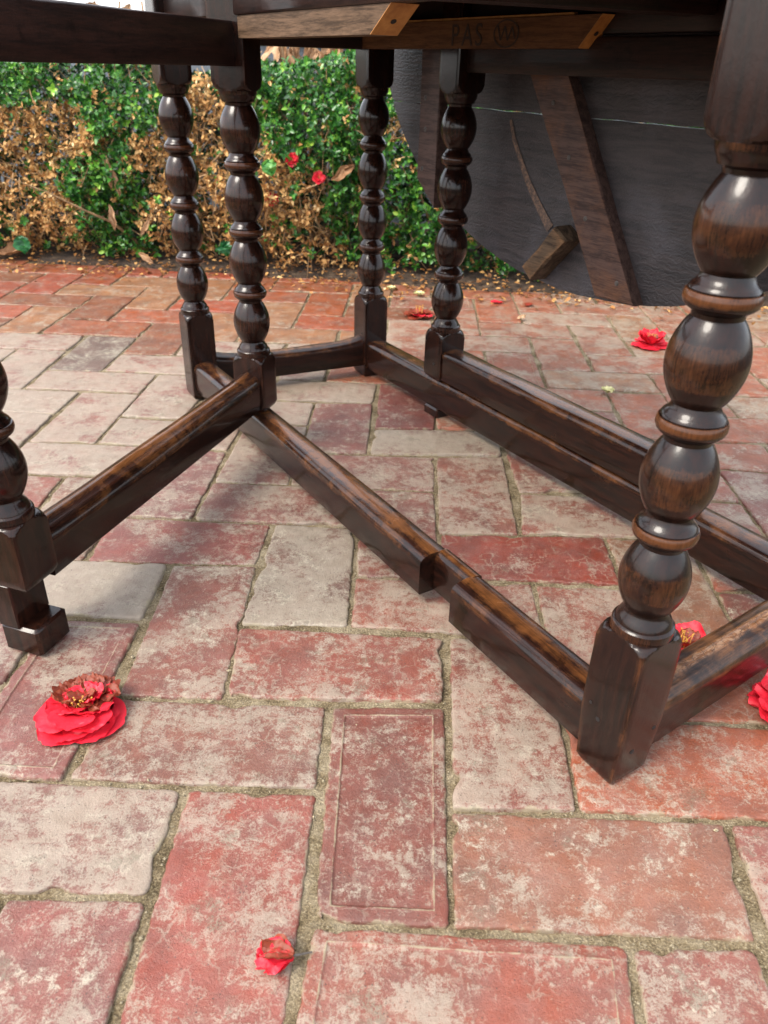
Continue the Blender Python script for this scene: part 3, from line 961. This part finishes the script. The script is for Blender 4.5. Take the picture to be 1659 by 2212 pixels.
def plank(name, quad, th, mat, wear=.4, y0=0.0, edge=.0025):
    """quad: four (s,z) corners anticlockwise seen from the room; stands th proud of the leaf"""
    q = [Vector((s, 0, z)) for s, z in quad]
    c = sum(q, Vector()) / 4
    v, f, wv = [], [], []
    n = 10
    rings = [(y0, 1.0, 0), (y0 - th + edge, 1.0, .1), (y0 - th, 1 - edge / .03, .7)]
    pts_all = []
    for (y, k, w_) in rings:
        loop = []
        for i in range(4):
            a, b = q[i], q[(i + 1) % 4]
            for t in range(n):
                p = a + (b - a) * (t / n)
                d = c - p; d.y = 0
                pp = p + (d.normalized() * (0 if k == 1.0 else edge))
                loop.append((pp.x, y, pp.z)); wv.append(w_ * wear * 1.6)
        pts_all.append(loop)
    m_ = 4 * n
    for l in pts_all: v += l
    for r_ in range(2):
        for i in range(m_):
            j = (i + 1) % m_
            f.append((r_ * m_ + j, r_ * m_ + i, (r_ + 1) * m_ + i, (r_ + 1) * m_ + j))
    v.append((c.x, y0 - th, c.z)); wv.append(wear * .4)
    for i in range(m_):
        f.append((2 * m_ + (i + 1) % m_, 2 * m_ + i, 3 * m_))
    # normals: flip when needed
    n0 = (q[1] - q[0]).cross(q[2] - q[0])
    if n0.y > 0: f = [x[::-1] for x in f]
    # bring into a frame whose x runs along the plank
    ax = (q[2] + q[3]) / 2 - (q[0] + q[1]) / 2
    o = mesh_obj(name, v, f, mat, table, P3(leaf_origin), LEAF_ANG, smooth=30, attrs={'wear': wv})
    return o
def screw(parent, s, z, y, r=.0042, slot=True):
    g = G(); g.tube([(s, y + .0015, z), (s, y - .0004, z), (s, y - .0008, z)], [r, r, r * .7], 14)
    o = mesh_obj('screw', g.v, g.f, IRON, parent); o.location = (0, 0, 0); o.rotation_euler = (0, 0, 0)
    if slot:
        a = random.uniform(.3, 2.6); d = Vector((math.cos(a), 0, math.sin(a))) * r * .75; n_ = Vector((-math.sin(a), 0, math.cos(a))) * .0007
        p = Vector((s, y - .0010, z))
        o2 = mesh_obj('screw_slot', [p - d - n_, p + d - n_, p + d + n_, p - d + n_], [(0, 1, 2, 3)], BLACK, parent); o2.location = (0, 0, 0); o2.rotation_euler = (0, 0, 0)
bat1 = plank('batten', [(.088, .612), (.088, .395), (.146, .352), (.146, .612)], .018, BATTEN, .25)
for s_, z_ in ((.104, .528), (.108, .479), (.103, .414)): screw(bat1, s_, z_, -.018)
bat2 = plank('batten', [(.372, .612 - .04), (.567, .289), (.640, .292), (.452, .572)], .020, BATTEN, .5)
for s_, z_ in ((.476, .467), (.525, .391), (.603, .316), (.430, .535)): screw(bat2, s_, z_, -.020, .0036, False)
bat3 = plank('batten', [(.838, .612), (.838, .372), (.896, .412), (.896, .612)], .018, BATTEN, .25)
stopm = mat_wood('stop_block_oak', 'x', s2l(52, 42, 34), s2l(96, 78, 62), s2l(140, 104, 72), .5, 1.0, coat=.0, grime=.5)
stop = plank('stop_block', [(.415, .302), (.437, .285), (.506, .358), (.478, .374)], .034, stopm, .6, edge=.004)
# rubbed arc on the board
def rub_mark():
    pts = [(.318, .506), (.330, .480), (.352, .450), (.372, .424), (.395, .400), (.418, .378), (.436, .362)]
    v, f = [], []
    for i, (s_, z_) in enumerate(pts):
        a = pts[max(0, i - 1)]; b = pts[min(len(pts) - 1, i + 1)]
        d = Vector((b[0] - a[0], 0, b[1] - a[1])).normalized(); n_ = Vector((-d.z, 0, d.x)) * (.003 + .006 * i / len(pts))
        p = Vector((s_, -.0013, z_)); v += [p - n_, p + n_]
    for i in range(len(pts) - 1): f.append((2 * i, 2 * i + 1, 2 * i + 3, 2 * i + 2))
    m = M('rubbed_wood')
    co = m.coord('Object', (3, 1, 3)); a = m.noise(co, 50, 5, .7)
    m.p(Base_Color=m.mix(m.sstep(a, .4, .65), s2l(72, 58, 52), s2l(124, 96, 78)), Roughness=.6)
    o = mesh_obj('rub_mark', v, f, m.m, table, P3(leaf_origin), LEAF_ANG)
rub_mark()
# peg holes on the near leg and pivot post
def peg(parent, ax, u, z, r, off=.0262):
    g = G()
    if ax == 'x-': p0, p1 = (-off + .002, u, z), (-off - .0004, u, z)
    elif ax == 'y-': p0, p1 = (u, -off + .002, z), (u, -off - .0004, z)
    else: p0, p1 = (off - .002, u, z), (off + .0004, u, z)
    g.tube([p0, p1], r, 12)
    o = mesh_obj('peg_hole', g.v, g.f, BLACK, parent); o.location = (0, 0, 0); o.rotation_euler = (0, 0, 0)
peg(legF, 'x-', .004, .066, .0024, .0259); peg(legF, 'x-', .015, .078, .0016, .0262); peg(legF, 'y-', -.006, .040, .0026, .0247); peg(legF, 'y-', .016, .060, .0022, .0256)
peg(postE, 'x-', -.006, .105, .0022); peg(legD, 'x-', -.012, .092, .002)

# ------------------------------------------------------------------ garden bed, walls behind
def garden():
    nx, ny = 120, 60
    xs = np.linspace(-3.2, 3.0, nx); ts = np.linspace(0, 1, ny)
    X, T = np.meshgrid(xs, ts, indexing='ij')
    Y = soil_line(X) + .0 + T * .95 + fbm(X * 9, T * 3, 2, 3) * .07 * (1 - T)
    Z = -.004 + .045 * np.clip(T / .25, 0, 1) ** .6 + fbm(X * 14, T * 13, 6, 4) * .035 * np.clip(T * 6, 0.15, 1)
    Z[:, 0] = -.03
    v = np.stack([X.ravel(), Y.ravel(), Z.ravel()], 1)
    idx = np.arange(nx * ny).reshape(nx, ny)
    f = np.stack([idx[:-1, :-1].ravel(), idx[1:, :-1].ravel(), idx[1:, 1:].ravel(), idx[:-1, 1:].ravel()], 1).tolist()
    o = mesh_obj('garden_bed', v, f, SOIL, smooth=180); o['kind'] = 'structure'
    # low rendered wall with pale coping
    wm = mat_simple('grey_render', s2l(84, 92, 100), s2l(108, 116, 124), 14, .85, .002)
    cm = mat_simple('pale_coping', s2l(200, 200, 198), s2l(228, 228, 226), 20, .8, .001)
    r = empty('garden_wall', (-.2, 3.15, 0), 'low grey rendered garden wall with pale coping behind the hedge', 'wall')
    g = G(); g.box(-3.4, 3.4, -.06, .06, -.08, .640, .004)
    mesh_obj('wall_face', g.v, g.f, wm, r, (0, 3.22, 0), -.14)
    g = G(); g.box(-3.4, 3.4, -.085, .085, .6405, .672, .006)
    mesh_obj('coping', g.v, g.f, cm, r, (0, 3.22, 0), -.14)
garden()

# ------------------------------------------------------------------ hedge
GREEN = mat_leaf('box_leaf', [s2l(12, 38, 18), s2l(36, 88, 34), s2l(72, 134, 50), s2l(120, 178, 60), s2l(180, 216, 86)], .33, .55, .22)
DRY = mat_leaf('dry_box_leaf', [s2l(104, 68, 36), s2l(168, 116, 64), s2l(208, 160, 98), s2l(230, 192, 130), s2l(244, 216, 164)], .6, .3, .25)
TWIG = mat_simple('box_twig', s2l(86, 64, 44), s2l(176, 144, 104), 60, .8)
BLOBS = []
for (x, y, r_, t) in [(50,180,70,1),(250,200,90,1),(250,380,85,1),(270,500,75,1),(180,165,60,1),(660,200,110,1),(700,290,90,1),(610,240,55,1),(760,470,80,1),(850,450,100,1),(870,560,90,1),(800,370,70,1),
        (1000,560,90,1),(1100,590,80,1),(930,400,70,1),(20,450,45,1),(10,520,40,1),(330,180,60,1),(1250,450,200,1),(1500,450,220,1),(880,180,50,1),
        (80,300,105,0),(60,400,95,0),(130,470,95,0),(190,280,60,0),(430,270,60,0),(440,400,90,0),(590,480,80,0),(640,420,70,0),(690,520,75,0),(620,560,65,0),(875,270,32,0),(560,330,45,0),(470,180,45,0),(335,330,30,0),(350,470,40,0),(600,390,40,0),(420,500,80,0),(150,540,60,0)]:
    bx, bz = pixY(x, y, 2.5 - .142 * ((x - 830) / 1661 * 2.6))
    BLOBS.append((bx, bz, r_ / 640, t))
def is_green(x, z, r):
    best, bt = 1e9, 1
    for bx, bz, br, t in BLOBS:
        d = math.hypot(x - bx, z - bz) / br
        if d < best: best, bt = d, t
    g = bt == 1
    if r.random() < (.10 if g else .07): g = not g
    return g
def top_z(x):
    return .56 + .03 * math.sin(x * 7 + 1) + .05 * float(vnoise(x * 6, 2.2, 9)) - (.06 if -.68 < x < -.5 else 0) - (.10 if -1.02 < x < -.90 else 0)

LEAF_T = np.array([(0, 0, 0), (.28, .5, .10), (.70, .42, .06), (1, 0, -.06), (.70, -.42, .06), (.28, -.5, .10), (.5, 0, -.02)])
LEAF_F = [(0, 6, 1), (1, 6, 2), (2, 6, 3), (3, 6, 4), (4, 6, 5), (5, 6, 0)]
def leaf_batch(P, D, N, Lg, Wd):
    """positions, directions, normals -> verts, faces"""
    D = D / np.linalg.norm(D, axis=1, keepdims=True)
    S = np.cross(N, D); S /= (np.linalg.norm(S, axis=1, keepdims=True) + 1e-9)
    N = np.cross(D, S)
    V = P[:, None, :] + D[:, None, :] * (LEAF_T[None, :, 0:1] * Lg[:, None, None]) + S[:, None, :] * (LEAF_T[None, :, 1:2] * Wd[:, None, None]) + N[:, None, :] * (LEAF_T[None, :, 2:3] * Lg[:, None, None])
    n = len(P)
    F = (np.arange(n)[:, None, None] * 7 + np.array(LEAF_F)[None]).reshape(-1, 3)
    return V.reshape(-1, 3), F

def fast_mesh(name, V, F, mat, parent, tint=None, loc=(0, 0, 0)):
    me = bpy.data.meshes.new(name)
    me.vertices.add(len(V)); me.vertices.foreach_set('co', np.asarray(V, np.float32).ravel())
    me.loops.add(F.size); me.loops.foreach_set('vertex_index', F.ravel().astype(np.int32))
    me.polygons.add(len(F)); me.polygons.foreach_set('loop_start', (np.arange(len(F)) * F.shape[1]).astype(np.int32))
    me.update(calc_edges=True)
    if tint is not None:
        a = me.attributes.new('tint', 'FLOAT', 'POINT'); a.data.foreach_set('value', np.asarray(tint, np.float32))
    me.materials.append(mat)
    o = bpy.data.objects.new(name, me); COL.objects.link(o)
    put(o, parent, loc)
    return o

def hedge():
    labels = ['box shrub at the left edge, dry tan leaves below a green top', 'mostly green box shrub left of the rear table legs, dry twigs on its right side',
              'thin dried tan box shrub seen between the two close rear legs', 'box shrub right of the pivot post, green top over dry tan base with red blossoms',
              'bushy green box shrub around the far back leg', 'deep green box shrub beside the left edge of the hanging leaf', 'green box shrub hidden behind the hanging table leaf', 'green box shrub showing at the right edge behind the front leg']
    bounds = [-1.75, -.90, -.62, -.36, -.16, .06, .36, .80, 1.6]
    for i in range(8):
        x0, x1 = bounds[i], bounds[i + 1]
        r = random.Random(100 + i); nr = np.random.default_rng(50 + i)
        xc = (x0 + x1) / 2
        root = empty('box_shrub', (xc, soil_line(xc) + .28, .02), labels[i], 'shrub', 'box shrubs of the hedge')
        dens = 1.0 if i < 6 else .4
        n_shoots = int((x1 - x0) * 5400 * dens)
        gp, gd, gn, gl, gt = [], [], [], [], []
        dp, dd, dn, dl, dt = [], [], [], [], []
        tw = G()
        # main stems
        for _ in range(int((x1 - x0) * 26)):
            x = r.uniform(x0, x1); y = soil_line(x) + r.uniform(.12, .40)
            p = [Vector((x, y, .0))]
            d = Vector((r.gauss(0, .25), r.gauss(-.15, .25), 1)).normalized()
            for s_ in range(5):
                p.append(p[-1] + d * r.uniform(.08, .13)); d = (d + Vector((r.gauss(0, .25), r.gauss(-.08, .2), 0))).normalized()
            tw.tube(p, [.006, .005, .0042, .0032, .002, .001], 5)
        for _ in range(n_shoots):
            x = r.uniform(x0 - .02, x1 + .02)
            tz = top_z(x)
            # most shoots sit in the front skin of the hedge, the others fill its depth
            u = r.random()
            z = .03 + (tz - .03) * r.random() ** .85
            bulge = .055 * math.sin(math.pi * min(1, max(0, z / tz)) ** .8)
            front = soil_line(x) + .085 - bulge * 1.0 + .15 * (float(vnoise(x * 7, z * 7, 21)) - .5) + .05 * (float(vnoise(x * 17, z * 17, 23)) - .5)
            if u < .45: dep = abs(r.gauss(0, .035))
            elif u < .55: dep = r.uniform(0, .40); z = tz - abs(r.gauss(0, .04))
            else: dep = r.uniform(.08, .42)
            y = front + dep
            green = is_green(x, z, r)
            if dep > .16: green = True
            if not green and dep < .12 and r.random() < .12: continue
            ax = Vector((r.gauss(0, .55), r.gauss(-.75, .45), r.gauss(.55 if green else .15, .5))).normalized()
            ln = r.uniform(.025, .05)
            base = Vector((x, y, z)) - ax * ln * .6
            q1 = ax.cross(Vector((r.gauss(0, 1), r.gauss(0, 1), r.gauss(0, 1)))).normalized(); q2 = ax.cross(q1)
            pairs = r.randint(3, 5)
            fresh = r.random()
            if dep < .10 and (not green or r.random() < .3):
                tw.tube([base - ax * r.uniform(.02, .06) + Vector((0, .01, -.012)), base, base + ax * ln], [.0015, .0012, .0006], 3, False)
            for k in range(pairs):
                t = (k + .6) / pairs
                for sgn in (-1, 1):
                    if not green and r.random() < .25: continue
                    a = q1 if k % 2 else q2
                    d = (a * sgn * r.uniform(.7, 1.1) + ax * (r.uniform(.3, .9) + .5 * (t > .8)))
                    if not green: d += Vector((r.gauss(0, .4), r.gauss(0, .4), r.gauss(-.35, .4)))
                    nrm = ax * 1.0 - a * sgn * .4 + Vector((r.gauss(0, .25), r.gauss(0, .25), r.gauss(.15, .25)))
                    pos = base + ax * ln * t
                    if green:
                        tint = min(1, max(0, r.gauss((.38 if dep < .16 else .10) + (.32 if fresh > .86 and t > .5 else 0), .16)))  # leaves deep inside tinted darker, the hedge's inner shade put into colour
                        gp.append(pos); gd.append(d); gn.append(nrm); gl.append(r.uniform(.013, .021)); gt.append(tint)
                    else:
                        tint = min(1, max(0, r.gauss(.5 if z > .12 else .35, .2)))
                        dp.append(pos); dd.append(d); dn.append(nrm); dl.append(r.uniform(.011, .018)); dt.append(tint)
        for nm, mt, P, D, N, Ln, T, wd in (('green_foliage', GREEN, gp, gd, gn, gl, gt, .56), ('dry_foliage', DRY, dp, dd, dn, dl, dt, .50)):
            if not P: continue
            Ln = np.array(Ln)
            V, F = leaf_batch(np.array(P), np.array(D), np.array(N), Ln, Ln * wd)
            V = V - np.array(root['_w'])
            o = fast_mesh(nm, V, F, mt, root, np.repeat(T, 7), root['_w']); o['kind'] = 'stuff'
        o = mesh_obj('twigs', [Vector(q) - Vector(root['_w']) for q in tw.v], tw.f, TWIG, root, root['_w']); o['kind'] = 'stuff'
hedge()

# dead stalks standing behind the hedge
STALK = mat_simple('dead_stalk', s2l(104, 74, 48), s2l(190, 154, 116), 40, .8)
DEADLEAF = mat_leaf('dead_leaf', [s2l(110, 76, 50), s2l(156, 116, 82), s2l(186, 150, 116), s2l(206, 176, 144)], .7, .2, .2)
def big_leaf(name, p, L, W, d, nrm, mat, parent=None, curl=.3, tint=.5, seed=1, tip=1.0):
    """curled single leaf with midrib fold"""
    d = Vector(d).normalized(); nrm = Vector(nrm); s_ = nrm.cross(d).normalized(); nrm = d.cross(s_)
    nu, nv = 12, 6
    v, f, t_ = [], [], []
    for i in range(nu + 1):
        u = i / nu
        wd = W * (math.sin(math.pi * min(1, u * .96 + .03)) ** .8)
        for k in range(nv + 1):
            q = k / nv * 2 - 1
            cur = curl * L * (u * u) * -1 + .25 * wd * abs(q) ** 1.5 + float(fbm(u * 7 + seed, q * 2.6, seed, 3)) * .75 * W
            v.append(Vector(p) + d * (u * L) + s_ * (q * wd / 2 + float(fbm(u * 6 + seed, 3.3, seed + 8, 3)) * .5 * W) + nrm * cur)
            t_.append(min(1, max(0, tint + float(fbm(u * 6, q * 3, seed + 3, 3)) * .9)))
    for i in range(nu):
        for k in range(nv):
            a = i * (nv + 1) + k
            f.append((a, a + 1, a + nv + 2, a + nv + 1))
    c = Vector(p)
    return mesh_obj(name, [x - c for x in v], f, mat, parent, p, smooth=60, attrs={'tint': t_})
def stalks(xa, xb, n, label, seed, ztop):
    r = random.Random(seed); xc = (xa + xb) / 2
    root = empty('dead_perennial', (xc, soil_line(xc) + .52, .02), label, 'plant', 'dead stalks behind the hedge')
    for i in range(n):
        x = r.uniform(xa, xb); y = soil_line(x) + r.uniform(.42, .62)
        p = [Vector((x, y, .02))]; d = Vector((r.gauss(0, .10), r.gauss(0, .08), 1))
        for k in range(6):
            p.append(p[-1] + d.normalized() * (ztop / 6)); d += Vector((r.gauss(0, .12), r.gauss(0, .08), 0))
        g = G(); g.tube(p, [.008 * r.uniform(.6, 1.2)] * 3 + [.006] * 2 + [.004, .003], 7)
        mesh_obj('stalk', g.v, g.f, STALK, root, (0, 0, 0), smooth=60).location = -Vector(root['_w'])
        for k in range(3):
            q = p[r.randint(4, 6)]
            big_leaf('dead_leaf', tuple(q), r.uniform(.06, .11), r.uniform(.02, .035), (r.gauss(0, .7), r.gauss(-.3, .5), -1), (r.gauss(0, 1), -1, .2), DEADLEAF, root, .2, r.uniform(.3, .8), r.randint(1, 99))
stalks(-1.16, -.84, 12, 'brown bare stalks rising above the left end of the hedge', 4, .72)
stalks(-.40, -.04, 30, 'dried tan stalks crowded above the green hedge beside the pivot post', 9, .74)

def hedge_pt(px, py, fwd=.0):
    x = (px - 830) / 1661 * 2.6
    Y = soil_line(x) + .04 - fwd
    x, z = pixY(px, py, Y)
    return (x, soil_line(x) + .04 - fwd, z)
for i, (px, py, L, W, d, lab) in enumerate([(232, 335, .105, .030, (.05, -.1, -1), 'long pale dead leaf hanging in the dry hedge at left'), (246, 365, .085, .026, (.16, -.1, -1), 'shorter dead leaf hanging next to a longer pale one'),
        (238, 440, .085, .030, (.12, -.1, -1), 'curled dead leaf low in the hedge below two hanging ones'), (325, 470, .07, .024, (-.5, -.2, -.8), 'pale dead leaf slanting down to the left in green hedge'),
        (300, 545, .06, .03, (.8, -.2, -.5), 'wrinkled grey brown dead leaf near the foot of the hedge'), (765, 355, .085, .045, (-.75, -.2, -.5), 'orange brown dead leaf caught in the hedge by the far back leg')]):
    o = big_leaf('dead_leaf', hedge_pt(px, py, .05), L * .9, W * .62, d, (.2, -1, .2), DEADLEAF, None, .15, .6 if i < 5 else .3, 20 + i)
    tag(o, lab, 'leaf', 'dead leaves caught in the hedge')

# broad green leaves at the hedge foot
BROAD = mat_leaf('broad_green_leaf', [s2l(16, 66, 40), s2l(28, 96, 50), s2l(60, 134, 58), s2l(120, 180, 80)], .4, .5, .25)
for i, (px, py, L, tint, lab) in enumerate([(45, 508, .055, .35, 'broad round green leaf at the foot of the hedge, far left'), (575, 345, .045, .8, 'broad light green leaf in the hedge right of the pivot post'), (482, 520, .045, .3, 'dark green lobed leaf low between the two close rear legs'),
        (378, 495, .035, .3, 'small dark green leaf on the soil left of the rear leg')]):
    o = big_leaf('broad_leaf', hedge_pt(px, py, .085), L, L * .95, (.35, -.3, -.8), (.1, -1, .5), BROAD, None, .1, tint, 60 + i)
    tag(o, lab, 'leaf')

# ------------------------------------------------------------------ camellia blossoms and petals
PETAL = mat_petal('camellia_petal', .30); PETAL_OLD = mat_petal('withered_camellia_petal', 1.85)
STAMEN = mat_simple('stamen', s2l(150, 96, 30), s2l(214, 164, 70), 90, .6)
def petal(name, c, az, el, L, W, mat, parent, seed, cup=.35, roll=.0, z0=0.0, r0=.004, droop=0.0, ruf=1.0):
    nu, nv = 11, 10
    v, f, t_ = [], [], []
    ca, sa = math.cos(az), math.sin(az)
    for i in range(nu + 1):
        u = i / nu
        wd = W * (min(1, (u * 1.9 + .16)) ** .7) * (1 - max(0, u - .62) ** 2 * 3.2)
        for k in range(nv + 1):
            q = k / nv * 2 - 1
            uu = u - .10 * (q * q) * u
            e = el - droop * u
            x = r0 + L * uu * math.cos(e)
            z = z0 + L * uu * math.sin(e) + cup * W * (q * q) * .35 * math.sin(math.pi * min(1, u + .25) * .8) - cup * L * .25 * u * u
            ruff = float(fbm(u * 3.2 + seed, q * 2.6 + seed * .7, seed, 3))
            z += ruff * .016 * (W / .04) * (.35 + u) * ruf
            x += float(fbm(u * 2 + 9, q * 3 + seed, seed + 4, 2)) * .008 * u
            y = q * wd / 2 + roll * u * W
            z = max(z, .0012 + .0012 * (seed % 4))
            v.append((c[0] + x * ca - y * sa, c[1] + x * sa + y * ca, z + c[2]))
            edge = max(abs(q) ** 3 * .55, max(0, u - .7) * 1.6)
            t_.append(min(1, edge * .8 + .12))
    for i in range(nu):
        for k in range(nv):
            a = i * (nv + 1) + k
            f.append((a, a + nv + 1, a + nv + 2, a + 1))
    return mesh_obj(name, v, f, mat, parent, (0, 0, 0), smooth=70, attrs={'tint': t_})
def blossom(loc, size, label, layers, seed, stamens=18, group='fallen camellia blossoms'):
    """layers: (count, elevation, length, width, z0, material, az offset, start, spread)"""
    r = random.Random(seed)
    root = empty('camellia_blossom', loc, label, 'flower', group)
    root.scale = (1.06, 1.04, .78)
    for (n, el, L, W, z0, mt, a0, spread, *ex) in layers:
        ruf = ex[0] if ex else 1.0; cx_ = ex[1] if len(ex) > 1 else 0.0; cy_ = ex[2] if len(ex) > 2 else 0.0
        for k in range(n):
            o = petal('petal', (cx_ * size, cy_ * size, 0), a0 + spread * k / n + r.gauss(0, .12), el + r.gauss(0, .10), L * size * r.uniform(.88, 1.1), W * size * r.uniform(.88, 1.1), mt, root, r.randint(1, 500), r.uniform(.15, .5), r.gauss(0, .05), z0 * size, .05 * size, 0.0, ruf)
            o.location = (0, 0, 0)
    if stamens:
        g = G()
        for k in range(stamens):
            a = r.random() * 6.28; rr = r.uniform(0, .12) * size
            p = Vector((rr * math.cos(a), rr * math.sin(a), .30 * size)); q = p + Vector((r.gauss(0, .06), r.gauss(0, .06), r.uniform(.08, .18))) * size
            g.tube([p - Vector((0, 0, .15 * size)), p, q, q + Vector((0, 0, .018 * size))], [.008 * size, .008 * size, .007 * size, .016 * size], 5)
        o = mesh_obj('stamens', g.v, g.f, STAMEN, root); o.location = (0, 0, 0); o['kind'] = 'stuff'
    return root
T2 = 2 * math.pi
bx, by = pix(178, 1548)
blossom((bx, by, .001), .062, 'large fallen red camellia with browned centre, beside the open gate leg', [
    (9, .05, .50, .56, .01, PETAL, .2, T2, .4, 0, 0), (5, .10, .66, .78, .05, PETAL, -2.8, 3.3, .35, 0, .02), (3, .22, .60, .74, .13, PETAL, -2.5, 2.4, .4, 0, .04), (6, .55, .40, .50, .15, PETAL, -3.0, T2, .8, .12, .14), (5, .55, .40, .48, .15, PETAL, -2.4, T2, .9, -.16, .14), (7, .55, .40, .38, .22, PETAL_OLD, .1, T2, 1.7, .14, .24), (7, .75, .36, .36, .24, PETAL_OLD, .8, T2, 1.9, -.14, .22), (5, .45, .36, .40, .2, PETAL_OLD, .4, 2.4, 1.4, 0, .30), (3, .8, .32, .34, .25, PETAL, 1.2, T2, 1.3, .05, .2)], 5, 12)
bx, by = pix(1405, 748)
blossom((bx, by, .001), .082, 'bright red camellia on the paving beyond the front leg, right of the hanging leaf', [
    (7, .15, .50, .50, .03, PETAL, .3, T2), (4, 1.0, .58, .55, .06, PETAL, -.5, 1.8), (4, 1.0, .55, .55, .06, PETAL, 2.4, 1.8), (3, 1.2, .35, .3, .1, PETAL_OLD, 1.0, T2)], 15, 14)
bx, by = pix(905, 683)
blossom((bx, by, .001), .078, 'withered dark red camellia on the bricks beside the far pivot post', [
    (8, .14, .48, .42, .03, PETAL_OLD, .3, T2), (6, .5, .40, .36, .06, PETAL_OLD, .7, T2), (3, .3, .5, .3, .05, PETAL, -2.0, 2.0)], 25, 10)
bx, by = pix(1482, 1416)
blossom((bx, by + .01, .001), .062, 'small red camellia half hidden directly behind the front leg', [
    (6, .15, .50, .50, .03, PETAL, .3, T2), (6, .8, .52, .5, .06, PETAL, .8, T2), (4, 1.1, .42, .35, .1, PETAL_OLD, 1.0, T2)], 35, 12)
bx, by = pix(1706, 1540)
blossom((bx, by + .005, .001), .075, 'red camellia cut off by the right edge of the picture', [
    (7, .12, .50, .52, .03, PETAL, .2, T2), (6, .45, .5, .5, .06, PETAL, .6, T2), (5, .95, .4, .36, .1, PETAL, 1.0, T2)], 45, 12)
# folded bud at the bottom
def folded_bud():
    bx, by = pix(582, 2078)
    root = empty('fallen_bud', (bx, by, .001), 'small crumpled red petal bud with a stalk, nearest to the camera', 'flower', 'fallen camellia blossoms')
    r = random.Random(5)
    for k, (az, L, W, z0, mt) in enumerate([(2.95, .029, .022, .003, PETAL), (3.35, .028, .020, .006, PETAL), (2.70, .026, .018, .008, PETAL_OLD), (3.05, .025, .016, .010, PETAL_OLD), (3.6, .023, .013, .003, PETAL)]):
        o = petal('petal', (.016, 0, 0), az, .12, L, W, mt, root, 90 + k, .7, 0, z0, -.002, 0.0, 2.4); o.location = (0, 0, 0)
    g = G(); g.tube([(.010, 0, .007), (.022, .002, .006), (.031, .006, .003)], [.0012, .0009, .0006], 7)
    o = mesh_obj('stalk', g.v, g.f, IRON, root); o.location = (0, 0, 0)
folded_bud()
for i, (px, py, az, mt, lab) in enumerate([(1073, 656, .2, PETAL, 'single red petal on the far bricks under the hanging leaf'), (1141, 661, 1.2, PETAL_OLD, 'dark dry petal on the far bricks under the hanging leaf')]):
    bx, by = pix(px, py)
    o = petal('loose_petal', (0, 0, 0), az, .1, .036, .026, mt, None, 70 + i, .5, 0, .002, -.018); o.location = (bx, by, .001)
    tag(o, lab, 'petal')
# red blossoms inside the hedge
for i, (px, py, s_, lab) in enumerate([(630, 345, .040, 'red blossom caught in the dry part of the hedge, upper one'), (688, 385, .036, 'red blossom in the hedge, just below and right of another'), (585, 430, .042, 'dark red blossom deep in the hedge right of the pivot post')]):
    hp = hedge_pt(px, py, .035)
    b_ = blossom(hp, s_, lab, [(6, .3, .5, .5, .03, PETAL, .2, T2), (5, .9, .45, .42, .06, PETAL, .8, T2)], 60 + i, 6, 'camellia blossoms in the hedge')
    b_.rotation_euler = (1.1, 0, .3 * i)
# pale buds on the paving
BUD = mat_simple('pale_bud', s2l(150, 146, 84), s2l(216, 210, 160), 70, .6)
def bud(px, py, s_, label, seed):
    bx, by = pix(px, py); r = random.Random(seed)
    root = empty('fallen_flower_bud', (bx, by, .001), label, 'bud', 'pale buds on the paving')
    for k in range(6):
        o = petal('bud_scale', (0, 0, 0), k * T2 / 6 + r.gauss(0, .2), .75, s_ * .8, s_ * .8, BUD, root, seed + k, .9, 0, .002, .001); o.location = (0, 0, 0)
bud(1311, 852, .022, 'pale green bud on the bricks behind the gate stretcher', 3)
bud(905, 641, .024, 'pale yellow bud on the soil edge between the far legs', 8)
bud(846, 628, .020, 'small pale bud at the hedge foot just right of the far back leg', 12)

# ------------------------------------------------------------------ leaf litter along the hedge foot
def litter():
    r = random.Random(77); nr = np.random.default_rng(7)
    n = 1900
    P, D, N, Ln, T = [], [], [], [], []
    for _ in range(n):
        x = r.uniform(-1.6, 1.4)
        off = r.gauss(.03, .055) if r.random() < .8 else r.gauss(-.06, .07)
        y = soil_line(x) + off
        z = .004 + max(0, min(.04, off * .5)) + r.random() * .006
        P.append((x, y, z)); D.append((r.gauss(0, 1), r.gauss(0, 1), r.gauss(0, .25))); N.append((r.gauss(0, .35), r.gauss(0, .35), 1)); Ln.append(r.uniform(.008, .02)); T.append(min(1, max(0, r.gauss(.25, .25))))
    Ln = np.array(Ln)
    V, F = leaf_batch(np.array(P), np.array(D), np.array(N), Ln, Ln * .55)
    o = fast_mesh('leaf_litter', V, F, DRY, None, np.repeat(T, 7)); o['kind'] = 'stuff'; tag(o, 'small dry leaves scattered along the foot of the hedge', 'leaf litter')
    for i, (px, py, L, tint, lab) in enumerate([(30, 556, .12, .2, 'brown curled dead leaf on the soil edge at the far left'), (495, 545, .08, .2, 'reddish brown dead leaf at the hedge foot between the rear legs'), (300, 553, .07, .15, 'dark wrinkled leaf on the soil edge under the green hedge'), (1000, 540, .0, .3, '')]):
        if L == 0: continue
        bx, by = pix(px, py + 8)
        o = big_leaf('fallen_leaf', (bx - L / 2, by, .022), L, L * .4, (1, .2, .05), (0, -.5, 1), DEADLEAF, None, -.1, tint, 80 + i)
        tag(o, lab, 'leaf')
    for i, (px, py, lab) in enumerate([(1117, 692, 'small yellow leaf on a joint of the far paving'), (958, 672, 'small tan leaf just right of the far pivot post')]):
        bx, by = pix(px, py)
        o = big_leaf('fallen_leaf', (bx, by, .004), .024, .015, (1, .3, .1), (0, -.3, 1), DEADLEAF, None, -.2, .8, 180 + i)
        tag(o, lab, 'leaf')
litter()
for o in bpy.data.objects:
    if '_w' in o: del o['_w']
